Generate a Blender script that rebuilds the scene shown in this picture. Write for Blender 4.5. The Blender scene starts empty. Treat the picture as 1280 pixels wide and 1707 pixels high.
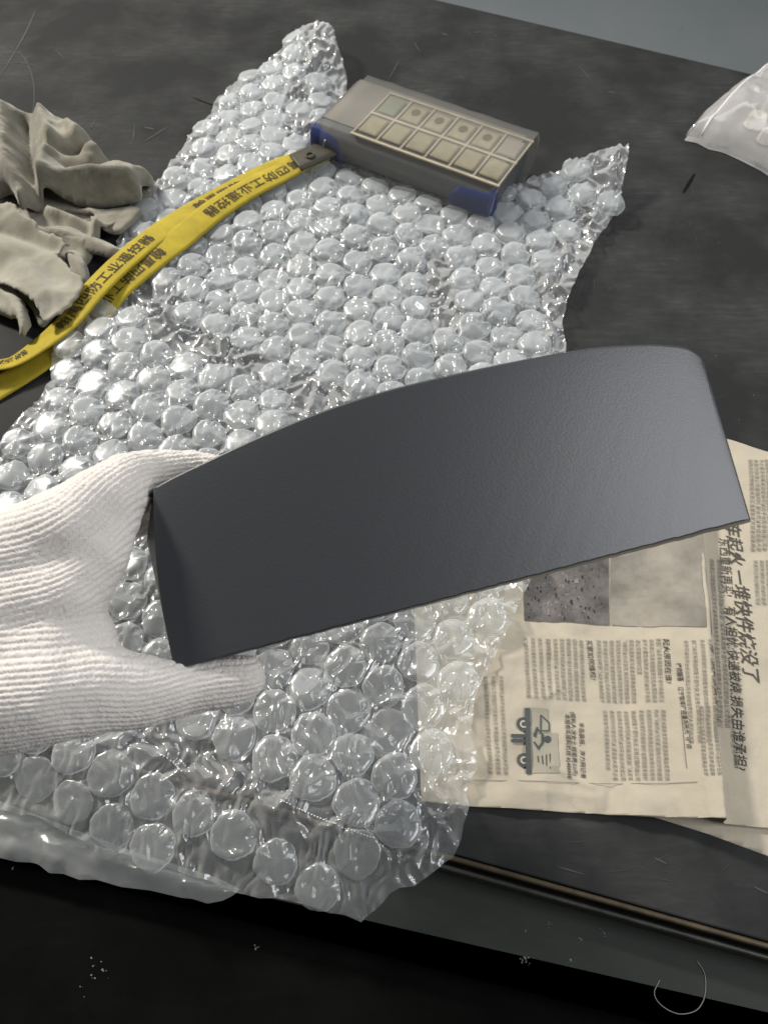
import bpy, bmesh, math, random
import numpy as np
from mathutils import Vector, Matrix

random.seed(7); np.random.seed(7)
sc = bpy.context.scene
COL = sc.collection

# ------------------------------------------------------------------ camera
PITCH = math.radians(60); CAMH = 0.534; FPX = 1282.0
cam = bpy.data.cameras.new('camera'); camo = bpy.data.objects.new('camera', cam); COL.objects.link(camo)
camo.location = (0, 0, CAMH); camo.rotation_euler = (math.pi/2 - PITCH, 0, 0)
cam.sensor_fit = 'VERTICAL'; cam.sensor_height = 36; cam.lens = FPX/1707*36
cam.clip_start = 0.01; cam.clip_end = 50
sc.camera = camo
cam.dof.use_dof = True; cam.dof.focus_distance = .50; cam.dof.aperture_fstop = 13
# ------------------------------------------------------------------ world and lamps
w = bpy.data.worlds.new('World'); sc.world = w; w.use_nodes = True
w.node_tree.nodes['Background'].inputs[0].default_value = (0.93, 0.97, 1.0, 1)
w.node_tree.nodes['Background'].inputs[1].default_value = 0.09
def area(name, loc, target, sx, sy, power, col):
    l = bpy.data.lights.new(name, 'AREA'); l.shape = 'RECTANGLE'; l.size = sx; l.size_y = sy; l.energy = power; l.color = col
    o = bpy.data.objects.new(name, l); COL.objects.link(o); o.location = loc
    o.rotation_euler = (Vector(target)-Vector(loc)).to_track_quat('-Z', 'Y').to_euler()
    return o
area('window_key_light', (-1.75, 1.80, 1.60), (0.05, 0.25, 0), 0.26, 0.30, 96, (1.0, 0.95, 0.87))
area('window_soft_light', (0.05, 2.5, 2.1), (0.05, 0.35, 0), 2.8, 1.9, 30, (0.97, 0.98, 1.0))
area('side_window_light', (1.10, -0.05, 1.20), (0.15, 0.25, 0.15), 0.7, 0.7, 15, (0.95, 0.97, 1.0))
vs = sc.view_settings; vs.view_transform = 'Standard'; vs.look = 'None'; vs.exposure = 0; vs.gamma = 1; vs.use_curve_mapping = False
sc.render.engine = 'CYCLES'
sc.cycles.max_bounces = 10; sc.cycles.transparent_max_bounces = 24; sc.cycles.sample_clamp_indirect = 6

# ------------------------------------------------------------------ measuring helpers (photograph pixel + height -> place on the bench)
SP, CP = math.sin(PITCH), math.cos(PITCH)
def P(px, py, z=0.0):
    u = (px-640)/FPX; v = (py-853.5)/FPX
    t = (CAMH-z)/(SP+CP*v)
    return Vector((u*t, (CP-SP*v)*t, z))
def PD(px, py, d):
    u = (px-640)/FPX; v = (py-853.5)/FPX
    return Vector((u*d, (CP-SP*v)*d, CAMH-(SP+CP*v)*d))
def toC(p):                       # metres across / down as seen squarely (for laying out the knit)
    d = p[1]*CP - (p[2]-CAMH)*SP
    return p[0], -(p[1]*SP + (p[2]-CAMH)*CP), d

# ------------------------------------------------------------------ noise (numpy)
def _h(ix, iy, s):
    n = (ix.astype(np.int64)*374761393 + iy.astype(np.int64)*668265263 + s*974634777) & 0x7fffffff
    n = ((n ^ (n >> 13))*1274126177) & 0x7fffffff
    return ((n ^ (n >> 16)) & 0xffff)/65535.0
def vn(x, y, s=0):
    x = np.asarray(x, float); y = np.asarray(y, float)
    ix = np.floor(x); iy = np.floor(y); fx = x-ix; fy = y-iy
    fx = fx*fx*fx*(fx*(fx*6-15)+10); fy = fy*fy*fy*(fy*(fy*6-15)+10)
    a = _h(ix, iy, s); b = _h(ix+1, iy, s); c = _h(ix, iy+1, s); d = _h(ix+1, iy+1, s)
    return (a+(b-a)*fx+(c-a)*fy+(a-b-c+d)*fx*fy)*2-1
def fbm(x, y, s=0, o=3):
    r = 0; a = 1; f = 1
    for k in range(o):
        r = r+a*vn(np.asarray(x)*f, np.asarray(y)*f, s+k*17); a *= .5; f *= 2.03
    return r
def worley(x, y, s=0):
    x = np.asarray(x, float); y = np.asarray(y, float)
    ix = np.floor(x); iy = np.floor(y)
    f1 = np.full(x.shape, 9.0); f2 = np.full(x.shape, 9.0)
    for dx in (-1, 0, 1):
        for dy in (-1, 0, 1):
            cx = ix+dx+_h(ix+dx, iy+dy, s); cy = iy+dy+_h(ix+dx, iy+dy, s+91)
            d = np.hypot(cx-x, cy-y)
            f2 = np.minimum(f2, np.maximum(f1, d)); f1 = np.minimum(f1, d)
    return f1, f2
def sstep(a, b, x):
    t = np.clip((np.asarray(x, float)-a)/(b-a), 0, 1); return t*t*(3-2*t)

# ------------------------------------------------------------------ materials
def S(v): return (v[0], v[1], v[2], 1)
def mat(name, col, rough=.5, spec=.5, metal=0, var=None, vscale=30, bump=0, bscale=200, bdist=.001, sheen=0, detail=6):
    m = bpy.data.materials.new(name); m.use_nodes = True
    nt = m.node_tree; b = nt.nodes['Principled BSDF']
    b.inputs['Base Color'].default_value = S(col); b.inputs['Roughness'].default_value = rough
    b.inputs['Specular IOR Level'].default_value = spec; b.inputs['Metallic'].default_value = metal
    if sheen:
        b.inputs['Sheen Weight'].default_value = sheen; b.inputs['Sheen Roughness'].default_value = .5
    tc = nt.nodes.new('ShaderNodeTexCoord')
    if var:
        n = nt.nodes.new('ShaderNodeTexNoise'); n.inputs['Scale'].default_value = vscale; n.inputs['Detail'].default_value = detail; n.inputs['Roughness'].default_value = .65
        nt.links.new(tc.outputs['Object'], n.inputs['Vector'])
        r = nt.nodes.new('ShaderNodeValToRGB'); r.color_ramp.elements[0].position = .32; r.color_ramp.elements[1].position = .68
        r.color_ramp.elements[0].color = S(col); r.color_ramp.elements[1].color = S(var)
        nt.links.new(n.outputs['Fac'], r.inputs['Fac']); nt.links.new(r.outputs['Color'], b.inputs['Base Color'])
    if bump:
        n2 = nt.nodes.new('ShaderNodeTexNoise'); n2.inputs['Scale'].default_value = bscale; n2.inputs['Detail'].default_value = 4
        nt.links.new(tc.outputs['Object'], n2.inputs['Vector'])
        bp = nt.nodes.new('ShaderNodeBump'); bp.inputs['Strength'].default_value = bump; bp.inputs['Distance'].default_value = bdist
        nt.links.new(n2.outputs['Fac'], bp.inputs['Height']); nt.links.new(bp.outputs['Normal'], b.inputs['Normal'])
    return m
def film_mat(name, fac, edge, col, rough=.13, bstr=.5, bscale=120, bdist=.002, trans=.35, gl=1.0, ior=1.8):
    m = bpy.data.materials.new(name); m.use_nodes = True; nt = m.node_tree; N = nt.nodes; L = nt.links
    N.remove(N['Principled BSDF']); out = N['Material Output']
    tc = N.new('ShaderNodeTexCoord')
    n1 = N.new('ShaderNodeTexVoronoi'); n1.feature = 'F1'; n1.inputs['Scale'].default_value = bscale
    wv = N.new('ShaderNodeTexNoise'); wv.inputs['Scale'].default_value = bscale*.45; wv.inputs['Detail'].default_value = 3
    mx = N.new('ShaderNodeMixRGB'); mx.inputs['Fac'].default_value = .02
    L.new(tc.outputs['Object'], wv.inputs['Vector']); L.new(tc.outputs['Object'], mx.inputs[1]); L.new(wv.outputs['Color'], mx.inputs[2])
    L.new(mx.outputs['Color'], n1.inputs['Vector'])
    ad = N.new('ShaderNodeMath'); ad.operation = 'ADD'; L.new(n1.outputs['Distance'], ad.inputs[0]); L.new(wv.outputs['Fac'], ad.inputs[1])
    bp = N.new('ShaderNodeBump'); bp.inputs['Strength'].default_value = bstr; bp.inputs['Distance'].default_value = bdist
    L.new(ad.outputs[0], bp.inputs['Height'])
    lw = N.new('ShaderNodeLayerWeight'); lw.inputs['Blend'].default_value = .35
    mr = N.new('ShaderNodeMapRange'); mr.inputs['To Min'].default_value = fac; mr.inputs['To Max'].default_value = edge
    L.new(lw.outputs['Facing'], mr.inputs['Value'])
    tr = N.new('ShaderNodeBsdfTransparent'); tr.inputs['Color'].default_value = (.97, .98, .98, 1)
    df = N.new('ShaderNodeBsdfDiffuse'); df.inputs['Color'].default_value = S(col); L.new(bp.outputs['Normal'], df.inputs['Normal'])
    tl = N.new('ShaderNodeBsdfTranslucent'); tl.inputs['Color'].default_value = S(col); L.new(bp.outputs['Normal'], tl.inputs['Normal'])
    m1 = N.new('ShaderNodeMixShader'); m1.inputs['Fac'].default_value = trans; L.new(df.outputs[0], m1.inputs[1]); L.new(tl.outputs[0], m1.inputs[2])
    m2 = N.new('ShaderNodeMixShader'); L.new(mr.outputs[0], m2.inputs['Fac']); L.new(tr.outputs[0], m2.inputs[1]); L.new(m1.outputs[0], m2.inputs[2])
    gs = N.new('ShaderNodeBsdfGlossy'); gs.inputs['Roughness'].default_value = rough; L.new(bp.outputs['Normal'], gs.inputs['Normal'])
    gs.inputs['Color'].default_value = (gl, gl, gl, 1)
    fr = N.new('ShaderNodeFresnel'); ge = N.new('ShaderNodeNewGeometry'); im = N.new('ShaderNodeMapRange')
    im.inputs['To Min'].default_value = ior; im.inputs['To Max'].default_value = 1/ior; L.new(ge.outputs['Backfacing'], im.inputs['Value']); L.new(im.outputs[0], fr.inputs['IOR']); L.new(bp.outputs['Normal'], fr.inputs['Normal'])
    m3 = N.new('ShaderNodeMixShader'); L.new(fr.outputs[0], m3.inputs['Fac']); L.new(m2.outputs[0], m3.inputs[1]); L.new(gs.outputs[0], m3.inputs[2])
    L.new(m3.outputs[0], out.inputs['Surface'])
    return m
def bench_mat(name, base, smud, rough, sc1=9, streak=(1, 6, 1), rot=0, spec=.07):
    m = bpy.data.materials.new(name); m.use_nodes = True; nt = m.node_tree; N = nt.nodes; L = nt.links; b = N['Principled BSDF']
    tc = N.new('ShaderNodeTexCoord')
    mp = N.new('ShaderNodeMapping'); mp.inputs['Scale'].default_value = streak; mp.inputs['Rotation'].default_value = (0, 0, rot); L.new(tc.outputs['Object'], mp.inputs['Vector'])
    a = N.new('ShaderNodeTexNoise'); a.inputs['Scale'].default_value = sc1; a.inputs['Detail'].default_value = 7; a.inputs['Roughness'].default_value = .62; L.new(tc.outputs['Object'], a.inputs['Vector'])
    c = N.new('ShaderNodeTexNoise'); c.inputs['Scale'].default_value = 34; c.inputs['Detail'].default_value = 6; c.inputs['Roughness'].default_value = .7; L.new(mp.outputs[0], c.inputs['Vector'])
    ra = N.new('ShaderNodeMapRange'); ra.inputs['From Min'].default_value = .42; ra.inputs['From Max'].default_value = .72; L.new(a.outputs['Fac'], ra.inputs['Value'])
    rc = N.new('ShaderNodeMapRange'); rc.inputs['From Min'].default_value = .45; rc.inputs['From Max'].default_value = .85; L.new(c.outputs['Fac'], rc.inputs['Value'])
    ml = N.new('ShaderNodeMath'); ml.operation = 'MULTIPLY_ADD'; L.new(ra.outputs[0], ml.inputs[0]); ml.inputs[1].default_value = .55; 
    m2 = N.new('ShaderNodeMath'); m2.operation = 'MULTIPLY'; L.new(rc.outputs[0], m2.inputs[0]); L.new(ra.outputs[0], m2.inputs[1]); L.new(m2.outputs[0], ml.inputs[2])
    mx = N.new('ShaderNodeMixRGB'); mx.inputs[1].default_value = S(base); mx.inputs[2].default_value = S(smud); L.new(ml.outputs[0], mx.inputs['Fac']); L.new(mx.outputs[0], b.inputs['Base Color'])
    rr = N.new('ShaderNodeMapRange'); rr.inputs['To Min'].default_value = rough; rr.inputs['To Max'].default_value = rough+.18; L.new(ml.outputs[0], rr.inputs['Value']); L.new(rr.outputs[0], b.inputs['Roughness']); b.inputs['Specular IOR Level'].default_value = spec
    bp = N.new('ShaderNodeBump'); bp.inputs['Strength'].default_value = .25; bp.inputs['Distance'].default_value = .0006; L.new(c.outputs['Fac'], bp.inputs['Height']); L.new(bp.outputs[0], b.inputs['Normal'])
    return m

# ------------------------------------------------------------------ object helpers
def tag(o, label=None, cat=None, group=None, kind=None):
    if label: o['label'] = label
    if cat: o['category'] = cat
    if group: o['group'] = group
    if kind: o['kind'] = kind
    return o
def mobj(name, verts, faces, m, parent=None, smooth=False):
    me = bpy.data.meshes.new(name); me.from_pydata([tuple(v) for v in verts], [], [tuple(f) for f in faces]); me.update()
    if m: me.materials.append(m)
    if smooth: me.polygons.foreach_set('use_smooth', [True]*len(me.polygons))
    o = bpy.data.objects.new(name, me); COL.objects.link(o)
    if parent: o.parent = parent
    return o
def empty(name, loc=(0, 0, 0), rz=0):
    o = bpy.data.objects.new(name, None); COL.objects.link(o); o.empty_display_size = .02
    o.location = loc; o.rotation_euler = (0, 0, rz); return o
def keep(o):               # parent a world-placed part without moving it
    p = o.parent
    o.matrix_parent_inverse = (Matrix.Translation(p.location) @ p.rotation_euler.to_matrix().to_4x4()).inverted(); return o
def prism(name, pts, z0, z1, m, parent=None, bevel=0, seg=2):
    n = len(pts); v = [(p[0], p[1], z0) for p in pts]+[(p[0], p[1], z1) for p in pts]
    f = [tuple(range(n-1, -1, -1)), tuple(range(n, 2*n))]+[(i, (i+1) % n, n+(i+1) % n, n+i) for i in range(n)]
    o = mobj(name, v, f, m, parent)
    bm = bmesh.new(); bm.from_mesh(o.data); bmesh.ops.recalc_face_normals(bm, faces=bm.faces); bm.to_mesh(o.data); bm.free()
    if bevel:
        b = o.modifiers.new('bevel', 'BEVEL'); b.width = bevel; b.segments = seg; b.limit_method = 'ANGLE'; b.angle_limit = math.radians(40)
        o.data.polygons.foreach_set('use_smooth', [True]*len(o.data.polygons))
        wn = o.modifiers.new('wn', 'WEIGHTED_NORMAL')
    return o
def tube(name, pts, r, m, parent=None, n=8, closed=False):
    pts = [Vector(p) for p in pts]; V = []; F = []
    K = len(pts)
    for i, p in enumerate(pts):
        a = pts[(i-1) % K] if (closed or i > 0) else p; b = pts[(i+1) % K] if (closed or i < K-1) else p
        t = (b-a).normalized(); up = Vector((0, 0, 1)) if abs(t.z) < .9 else Vector((1, 0, 0))
        s = t.cross(up).normalized(); q = s.cross(t)
        rr = r[i] if isinstance(r, (list, tuple)) else r
        for k in range(n):
            an = 2*math.pi*k/n; V.append(p+s*math.cos(an)*rr+q*math.sin(an)*rr)
    for i in range(K if closed else K-1):
        j = (i+1) % K
        for k in range(n): F.append((i*n+k, i*n+(k+1) % n, j*n+(k+1) % n, j*n+k))
    if not closed:
        F.append(tuple(range(n-1, -1, -1))); F.append(tuple((K-1)*n+k for k in range(n)))
    return mobj(name, V, F, m, parent, True)
def catmull(pts, n=8):
    pts = [np.array(p, float) for p in pts]; P_ = [2*pts[0]-pts[1]]+pts+[2*pts[-1]-pts[-2]]; o = []
    for i in range(1, len(P_)-2):
        a, b, c, d = P_[i-1:i+3]
        for k in range(n):
            t = k/n; o.append(.5*((2*b)+(-a+c)*t+(2*a-5*b+4*c-d)*t*t+(-a+3*b-3*c+d)*t**3))
    o.append(pts[-1]); return np.array(o)
def inpoly(poly, x, y):
    r = np.zeros(x.shape, bool); n = len(poly); j = n-1
    for i in range(n):
        xi, yi = poly[i]; xj, yj = poly[j]
        c = ((yi > y) != (yj > y)) & (x < (xj-xi)*(y-yi)/((yj-yi) if yj != yi else 1e-12)+xi)
        r ^= c; j = i
    return r
def polydist(poly, x, y):
    best = np.full(x.shape, 1e9); bx = np.zeros(x.shape); by = np.zeros(x.shape); n = len(poly)
    for i in range(n):
        ax, ay = poly[i]; cx, cy = poly[(i+1) % n]; dx, dy = cx-ax, cy-ay
        L2 = dx*dx+dy*dy+1e-15; t = np.clip(((x-ax)*dx+(y-ay)*dy)/L2, 0, 1)
        qx = ax+t*dx; qy = ay+t*dy; d = np.hypot(x-qx, y-qy); k = d < best
        best = np.where(k, d, best); bx = np.where(k, qx, bx); by = np.where(k, qy, by)
    return best, bx, by
def linedist(pl, x, y):
    best = np.full(np.shape(x), 1e9)
    for i in range(len(pl)-1):
        ax, ay = pl[i][0], pl[i][1]; dx, dy = pl[i+1][0]-ax, pl[i+1][1]-ay
        t = np.clip(((x-ax)*dx+(y-ay)*dy)/(dx*dx+dy*dy+1e-15), 0, 1)
        best = np.minimum(best, np.hypot(x-ax-t*dx, y-ay-t*dy))
    return best
def sheet(name, poly, step, zf, m, parent=None, thick=0, smooth=True, rot=0):
    poly = np.array([(p[0], p[1]) for p in poly]); lo = poly.min(0)-step; hi = poly.max(0)+step
    gx, gy = np.meshgrid(np.arange(lo[0], hi[0]+step, step), np.arange(lo[1], hi[1]+step, step), indexing='ij')
    ins = inpoly(poly, gx, gy); q = ins[:-1, :-1] | ins[1:, :-1] | ins[:-1, 1:] | ins[1:, 1:]
    used = np.zeros(ins.shape, bool)
    for a in (0, 1):
        for b in (0, 1): used[a:a+q.shape[0], b:b+q.shape[1]] |= q
    d, bx, by = polydist(poly, gx, gy)
    X = np.where(ins, gx, bx); Y = np.where(ins, gy, by); D = np.where(ins, d, 0)
    Z = zf(X, Y, D)
    idx = -np.ones(ins.shape, int); idx[used] = np.arange(used.sum())
    V = np.stack([X[used], Y[used], Z[used]], 1)
    i, j = np.nonzero(q)
    F = np.stack([idx[i, j], idx[i+1, j], idx[i+1, j+1], idx[i, j+1]], 1)
    me = bpy.data.meshes.new(name); me.vertices.add(len(V)); me.vertices.foreach_set('co', V.ravel())
    me.loops.add(F.size); me.loops.foreach_set('vertex_index', F.ravel().astype(np.int32))
    me.polygons.add(len(F)); me.polygons.foreach_set('loop_start', np.arange(0, F.size, 4, dtype=np.int32)); me.polygons.foreach_set('loop_total', np.full(len(F), 4, np.int32))
    me.update(); me.validate()
    me.polygons.foreach_set('use_smooth', [smooth]*len(me.polygons))
    if m: me.materials.append(m)
    o = bpy.data.objects.new(name, me); COL.objects.link(o)
    if parent: o.parent = parent
    if thick:
        s = o.modifiers.new('thick', 'SOLIDIFY'); s.thickness = thick; s.offset = -1
    return o
FONTC = {}
def text_mesh(body, bold=0, shear=0, res=1):
    k = (body, bold, shear, res)
    if k not in FONTC:
        c = bpy.data.curves.new('text', 'FONT'); c.body = body; c.size = 1; c.resolution_u = res; c.shear = shear; c.offset = bold
        o = bpy.data.objects.new('text', c); COL.objects.link(o)
        bpy.context.view_layer.update()
        dg = bpy.context.evaluated_depsgraph_get()
        me = bpy.data.meshes.new_from_object(o.evaluated_get(dg))
        v = np.array([x.co[:2] for x in me.vertices]) if len(me.vertices) else np.zeros((0, 2)); f = [tuple(p.vertices) for p in me.polygons]
        bpy.data.objects.remove(o); bpy.data.curves.remove(c); bpy.data.meshes.remove(me)
        FONTC[k] = (v, f)
    return FONTC[k]

# ================================================================== SETTING
M_floor = mat('floor_paint', (.20, .225, .235), .42, .5, var=(.23, .25, .26), vscale=3, bump=.05)
mobj('floor', [(-6, -4, -.78), (6, -4, -.78), (6, 8, -.78), (-6, 8, -.78)], [(0, 1, 2, 3)], M_floor)['kind'] = 'structure'

# ------------------------------------------------------------------ workbench
nA, nB = P(760, 1425), P(1280, 1570)
nd = (nB-nA).normalized(); nn = Vector((-nd.y, nd.x, 0))            # away from the camera
if nn.y < 0: nn = -nn
fA, fB = P(730, 0), P(1240, 120); fd = (fB-fA).normalized()
def edist(x, y): return -((x-nA.x)*nn.x+(y-nA.y)*nn.y)              # distance in front of the near edge
M_mat = bench_mat('dark_rubber', (.026, .0265, .0263), (.070, .071, .069), .62, rot=.3)
M_led = bench_mat('dark_green_paint', (.036, .041, .035), (.054, .060, .051), .50, sc1=14)
M_shadow = bench_mat('shadow_black', (.0045, .0048, .0043), (.009, .009, .008), .6, sc1=14, spec=.01)  # near-black colour stands in for the soft shadow over the ledge
M_edge = mat('olive_edge', (.085, .06, .028), .5, .4, var=(.035, .026, .014), vscale=60)
M_trim = mat('tarnished_trim', (.07, .07, .055), .4, .5, var=(.03, .03, .025), vscale=45)
M_scr = mat('scuff', (.075, .075, .072), .8, .15)
M_slit = mat('cut', (.006, .006, .006), .8, .1)
bench = empty('workbench', (0, .4, -.78))
tag(bench, 'dark rubber topped workbench with olive brown front edge, under everything', 'workbench')
def bpart(o): o.parent = bench; return keep(o)
c1 = nA-nd*1.3; c2 = nA+nd*1.3; c3 = fA+fd*1.2; c4 = fA-fd*1.6
bpart(prism('top_mat', [c1, c2, c3, c4], -.012, 0, M_mat, bevel=.0015))
bpart(prism('board', [c1+nn*.004, c2+nn*.004, c3, c4], -.05, -.0125, M_led))
e0 = .0004
bpart(prism('edge_strip', [c1-nn*e0, c2-nn*e0, c2-nn*(e0+.0035), c1-nn*(e0+.0035)], -.012, -.0012, M_edge, bevel=.0012))
bpart(prism('trim_strip', [c1-nn*.0062, c2-nn*.0062, c2-nn*.0092, c1-nn*.0092], -.03, -.0075, M_trim, bevel=.0012))
l1, l2 = P(560, 1536, -.030), P(1280, 1702, -.030); ld_ = (l2-l1).normalized()  # ledge is cut off along the edge of that shadow
bpart(prism('ledge', [c1-nn*.0005, c2-nn*.0005, l2+ld_*.9, l1-ld_*1.2], -.0465, -.030, M_led, bevel=.014, seg=6))
bpart(prism('shadow_panel', [c1-nn*.004, c2-nn*.004, c2-nn*.36, c1-nn*.36], -.062, -.047, M_shadow, bevel=.004))  # added panel: shadow at the bottom painted as a dark lower surface
for a, b in ((c1+nn*.08+nd*.1, 0), (c2+nn*.08-nd*.1, 0), (c3-nn*.08-nd*.1, 0), (c4-nn*.08+nd*.1, 0)):
    q = [(a.x-.03, a.y-.03), (a.x+.03, a.y-.03), (a.x+.03, a.y+.03), (a.x-.03, a.y+.03)]
    bpart(prism('leg', q, -.78, -.0505, M_led, bevel=.003))
def strip(name, px, wd, m, z=.0004, taper=True, base=0):
    c = catmull([tuple(P(a, b, base))[:2] for a, b in px], 8); V = []; F = []
    n = len(c)
    for i in range(n):
        t = c[min(i+1, n-1)]-c[max(i-1, 0)]; t /= np.linalg.norm(t)+1e-9; s = np.array((-t[1], t[0]))
        ww = wd*.5*((math.sin(math.pi*(i+.3)/(n-.4)))**.5 if taper else 1)*(.8+.4*random.random())
        V += [(c[i][0]+s[0]*ww, c[i][1]+s[1]*ww, base+z), (c[i][0]-s[0]*ww, c[i][1]-s[1]*ww, base+z)]
        if i: F.append((2*i-2, 2*i-1, 2*i+1, 2*i))
    return bpart(mobj(name, V, F, m))
for pts, wd in (([(62, 14), (40, 62), (0, 130)], .0022), ([(10, 72), (40, 95), (55, 130), (58, 165), (54, 194)], .0012),
                ([(35, 78), (60, 66)], .0008), ([(0, 107), (40, 106), (78, 117)], .0009), ([(92, 82), (108, 98)], .0008),
                ([(152, 215), (160, 200)], .0014), ([(222, 238), (226, 206)], .0013), ([(242, 236), (280, 212)], .0018), ([(240, 212), (258, 216)], .002),
                ([(648, 132), (666, 100)], .0014), ([(966, 112), (983, 132)], .0013), ([(735, 55), (748, 60)], .0022), ([(790, 55), (800, 53)], .002),
                ([(1012, 153), (1025, 155)], .0022), ([(1108, 640), (1120, 632)], .001), ([(1100, 440), (1110, 442)], .0014),
                ([(930, 1445), (975, 1458)], .0009), ([(1255, 1478), (1280, 1490)], .001), ([(1090, 1430), (1110, 1440)], .001),
                ([(1225, 365), (1235, 368)], .001), ([(440, 56), (470, 50)], .0008), ([(690, 70), (700, 88)], .001)):
    strip('scratch', pts, wd, M_scr)
strip('cut', [(1138, 322), (1157, 290)], .0034, M_slit, z=.0006)
strip('scratch', [(322, 163), (345, 172), (358, 176)], .0022, M_slit)
M_fine = mat('fine_scuff', (.065, .065, .063), .8, .1)
V = []; F = []; rq = random.Random(21)
for cx_, cy_, n_, sx_, sy_, an0 in ((150, 190, 26, 60, 30, .9), (300, 60, 34, 200, 50, .3), (760, 110, 40, 120, 50, 1.3), (980, 120, 30, 110, 50, .2), (1120, 420, 34, 90, 110, 1.2), (1130, 640, 16, 60, 40, .5), (1080, 1440, 11, 130, 26, .1), (60, 90, 20, 60, 60, 1.0), (1000, 420, 14, 40, 90, 1.4)):
    for k in range(n_):
        p = P(rq.gauss(cx_, sx_*.6), rq.gauss(cy_, sy_*.6)); a = an0+rq.gauss(0, .35); L = rq.uniform(.004, .028)*(1 if rq.random() < .8 else 2.2); wd_ = rq.uniform(.0001, .00028)
        bend = rq.gauss(0, .25); b0 = len(V)
        if edist(p.x, p.y) > -.008: continue
        for q in range(5):
            t = q/4-.5; aa = a+bend*t; x = p.x+math.cos(aa)*L*t; y = p.y+math.sin(aa)*L*t; ww = wd_*(1-abs(t)*1.7)
            V += [(x-math.sin(aa)*ww, y+math.cos(aa)*ww, .0003), (x+math.sin(aa)*ww, y-math.cos(aa)*ww, .0003)]
            if q: F.append((b0+2*q-2, b0+2*q-1, b0+2*q+1, b0+2*q))
bpart(tag(mobj('fine_scuffs', V, F, M_fine), kind='stuff'))
# things lying on the ledge
M_hair = mat('hair', (.24, .24, .22), .6)
hp_ = catmull([tuple(P(a, b, -.0296)) for a, b in ((1099, 1634), (1090, 1656), (1102, 1676), (1130, 1690), (1160, 1684), (1174, 1660), (1174, 1625), (1160, 1600))], 8)
o = tube('hair_strand', hp_, .00028, M_hair, n=5); tag(o, 'pale curled hair lying on the dark green ledge', 'hair')
rs = random.Random(3); V = []; F = []
def speck(p, r):
    b = len(V)
    for k in range(6):
        an = k*math.pi/3+rs.random(); V.append((p.x+math.cos(an)*r*(.6+.6*rs.random()), p.y+math.sin(an)*r*(.6+.6*rs.random()), p.z))
    V.append((p.x, p.y, p.z+r*.8))
    for k in range(6): F.append((b+k, b+(k+1) % 6, b+6))
for cx, cy, n_, sp in ((428, 1578, 5, 3), (915, 1537, 6, 7), (877, 1551, 3, 3), (1036, 1531, 2, 2), (966, 1567, 3, 4), (875, 1600, 16, 13), (950, 1598, 5, 7), (165, 1610, 8, 20), (145, 1640, 7, 14), (1015, 1670, 7, 9), (22, 1447, 3, 2), (602, 1568, 2, 3), (1005, 1550, 5, 10)):
    for k in range(n_): q_ = P(cx+rs.gauss(0, sp*.6), cy+rs.gauss(0, sp*.6), -.0299); on = (q_.x-l1.x)*-ld_.y+(q_.y-l1.y)*ld_.x > 0; speck(q_ if on else P(cx+rs.gauss(0, sp*.6), cy+rs.gauss(0, sp*.6), -.0469), rs.uniform(.010, .030)**2)
o = mobj('dust_specks', V, F, mat('dust', (.24, .245, .23), .9)); tag(o, 'pale dust specks scattered over the dark green ledge', 'dust', kind='stuff')
V = []; F = []
for k in range(70):
    px = rs.uniform(20, 1270); py = rs.choice([rs.uniform(5, 200), rs.uniform(300, 720)])
    if py > 240 and px < 960: continue
    speck(P(px, py, .0001), rs.uniform(.0002, .0006))
o = mobj('dust_specks', V, F, bpy.data.materials['dust']); tag(o, 'tiny pale dust specks on the black rubber bench top', 'dust', kind='stuff')

# ================================================================== NEWSPAPER
def srgb(r, g, b): return tuple(((c/255)/12.92 if c <= 10 else (((c/255)+.055)/1.055)**2.4) for c in (r, g, b))
M_paper = mat('newsprint', (.44, .39, .305), .85, .15, var=(.50, .445, .35), vscale=14, bump=.35, bscale=260, bdist=.0008)
M_ink = mat('printing_ink', (.085, .078, .068), .8, .15)
M_inkl = mat('faint_ink', (.19, .175, .148), .8, .15)
M_photo1 = mat('dark_halftone', (.055, .052, .05), .7, .25, var=(.20, .18, .17), vscale=55, detail=9)
M_photo2 = mat('pale_halftone', (.16, .145, .125), .7, .25, var=(.33, .30, .25), vscale=26, detail=8)
M_grey = mat('grey_tint', (.34, .315, .25), .8, .15)
M_cart = mat('slate_ink', (.075, .085, .085), .75, .2)
R0, R1 = P(1168, 890, .014), P(1206, 1372, .021)
rd = (R1-R0); rd.z = 0; RL = rd.length; rd.normalize(); rn = Vector((-rd.y, rd.x, 0))
if rn.x < 0: rn = -rn
f2 = [tuple(P(a, b, .004))[:2] for a, b in ((1112, 1000), (1100, 1120), (1075, 1250), (1052, 1366))]
f3 = [tuple(P(a, b, .004))[:2] for a, b in ((826, 1060), (842, 1200), (850, 1340))]
f4 = [tuple(P(a, b, .004))[:2] for a, b in ((920, 1275), (960, 1300), (985, 1312))]
f5 = [tuple(P(a, b, .004))[:2] for a, b in ((1035, 1270), (1045, 1330), (1042, 1358))]
FX = [([tuple(P(a, b, .004))[:2] for a, b in l], w_, h_) for l, w_, h_ in (([(905, 1318), (912, 1348)], .0022, .0016), ([(948, 1322), (966, 1350)], .0018, .0014), ([(985, 1330), (990, 1352)], .0025, .0014), ([(1018, 1312), (1012, 1356)], .0020, -.0012), ([(1118, 1332), (1128, 1366)], .0018, .0016), ([(1160, 1300), (1168, 1368)], .0026, .0018), ([(880, 1010), (930, 1060), (985, 1075)], .003, .0012), ([(1060, 1030), (1072, 1090), (1066, 1180)], .004, .0016), ([(800, 1250), (880, 1318), (1000, 1330)], .006, .0014), ([(930, 1150), (905, 1165), (880, 1160)], .0018, .0012))]
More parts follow.
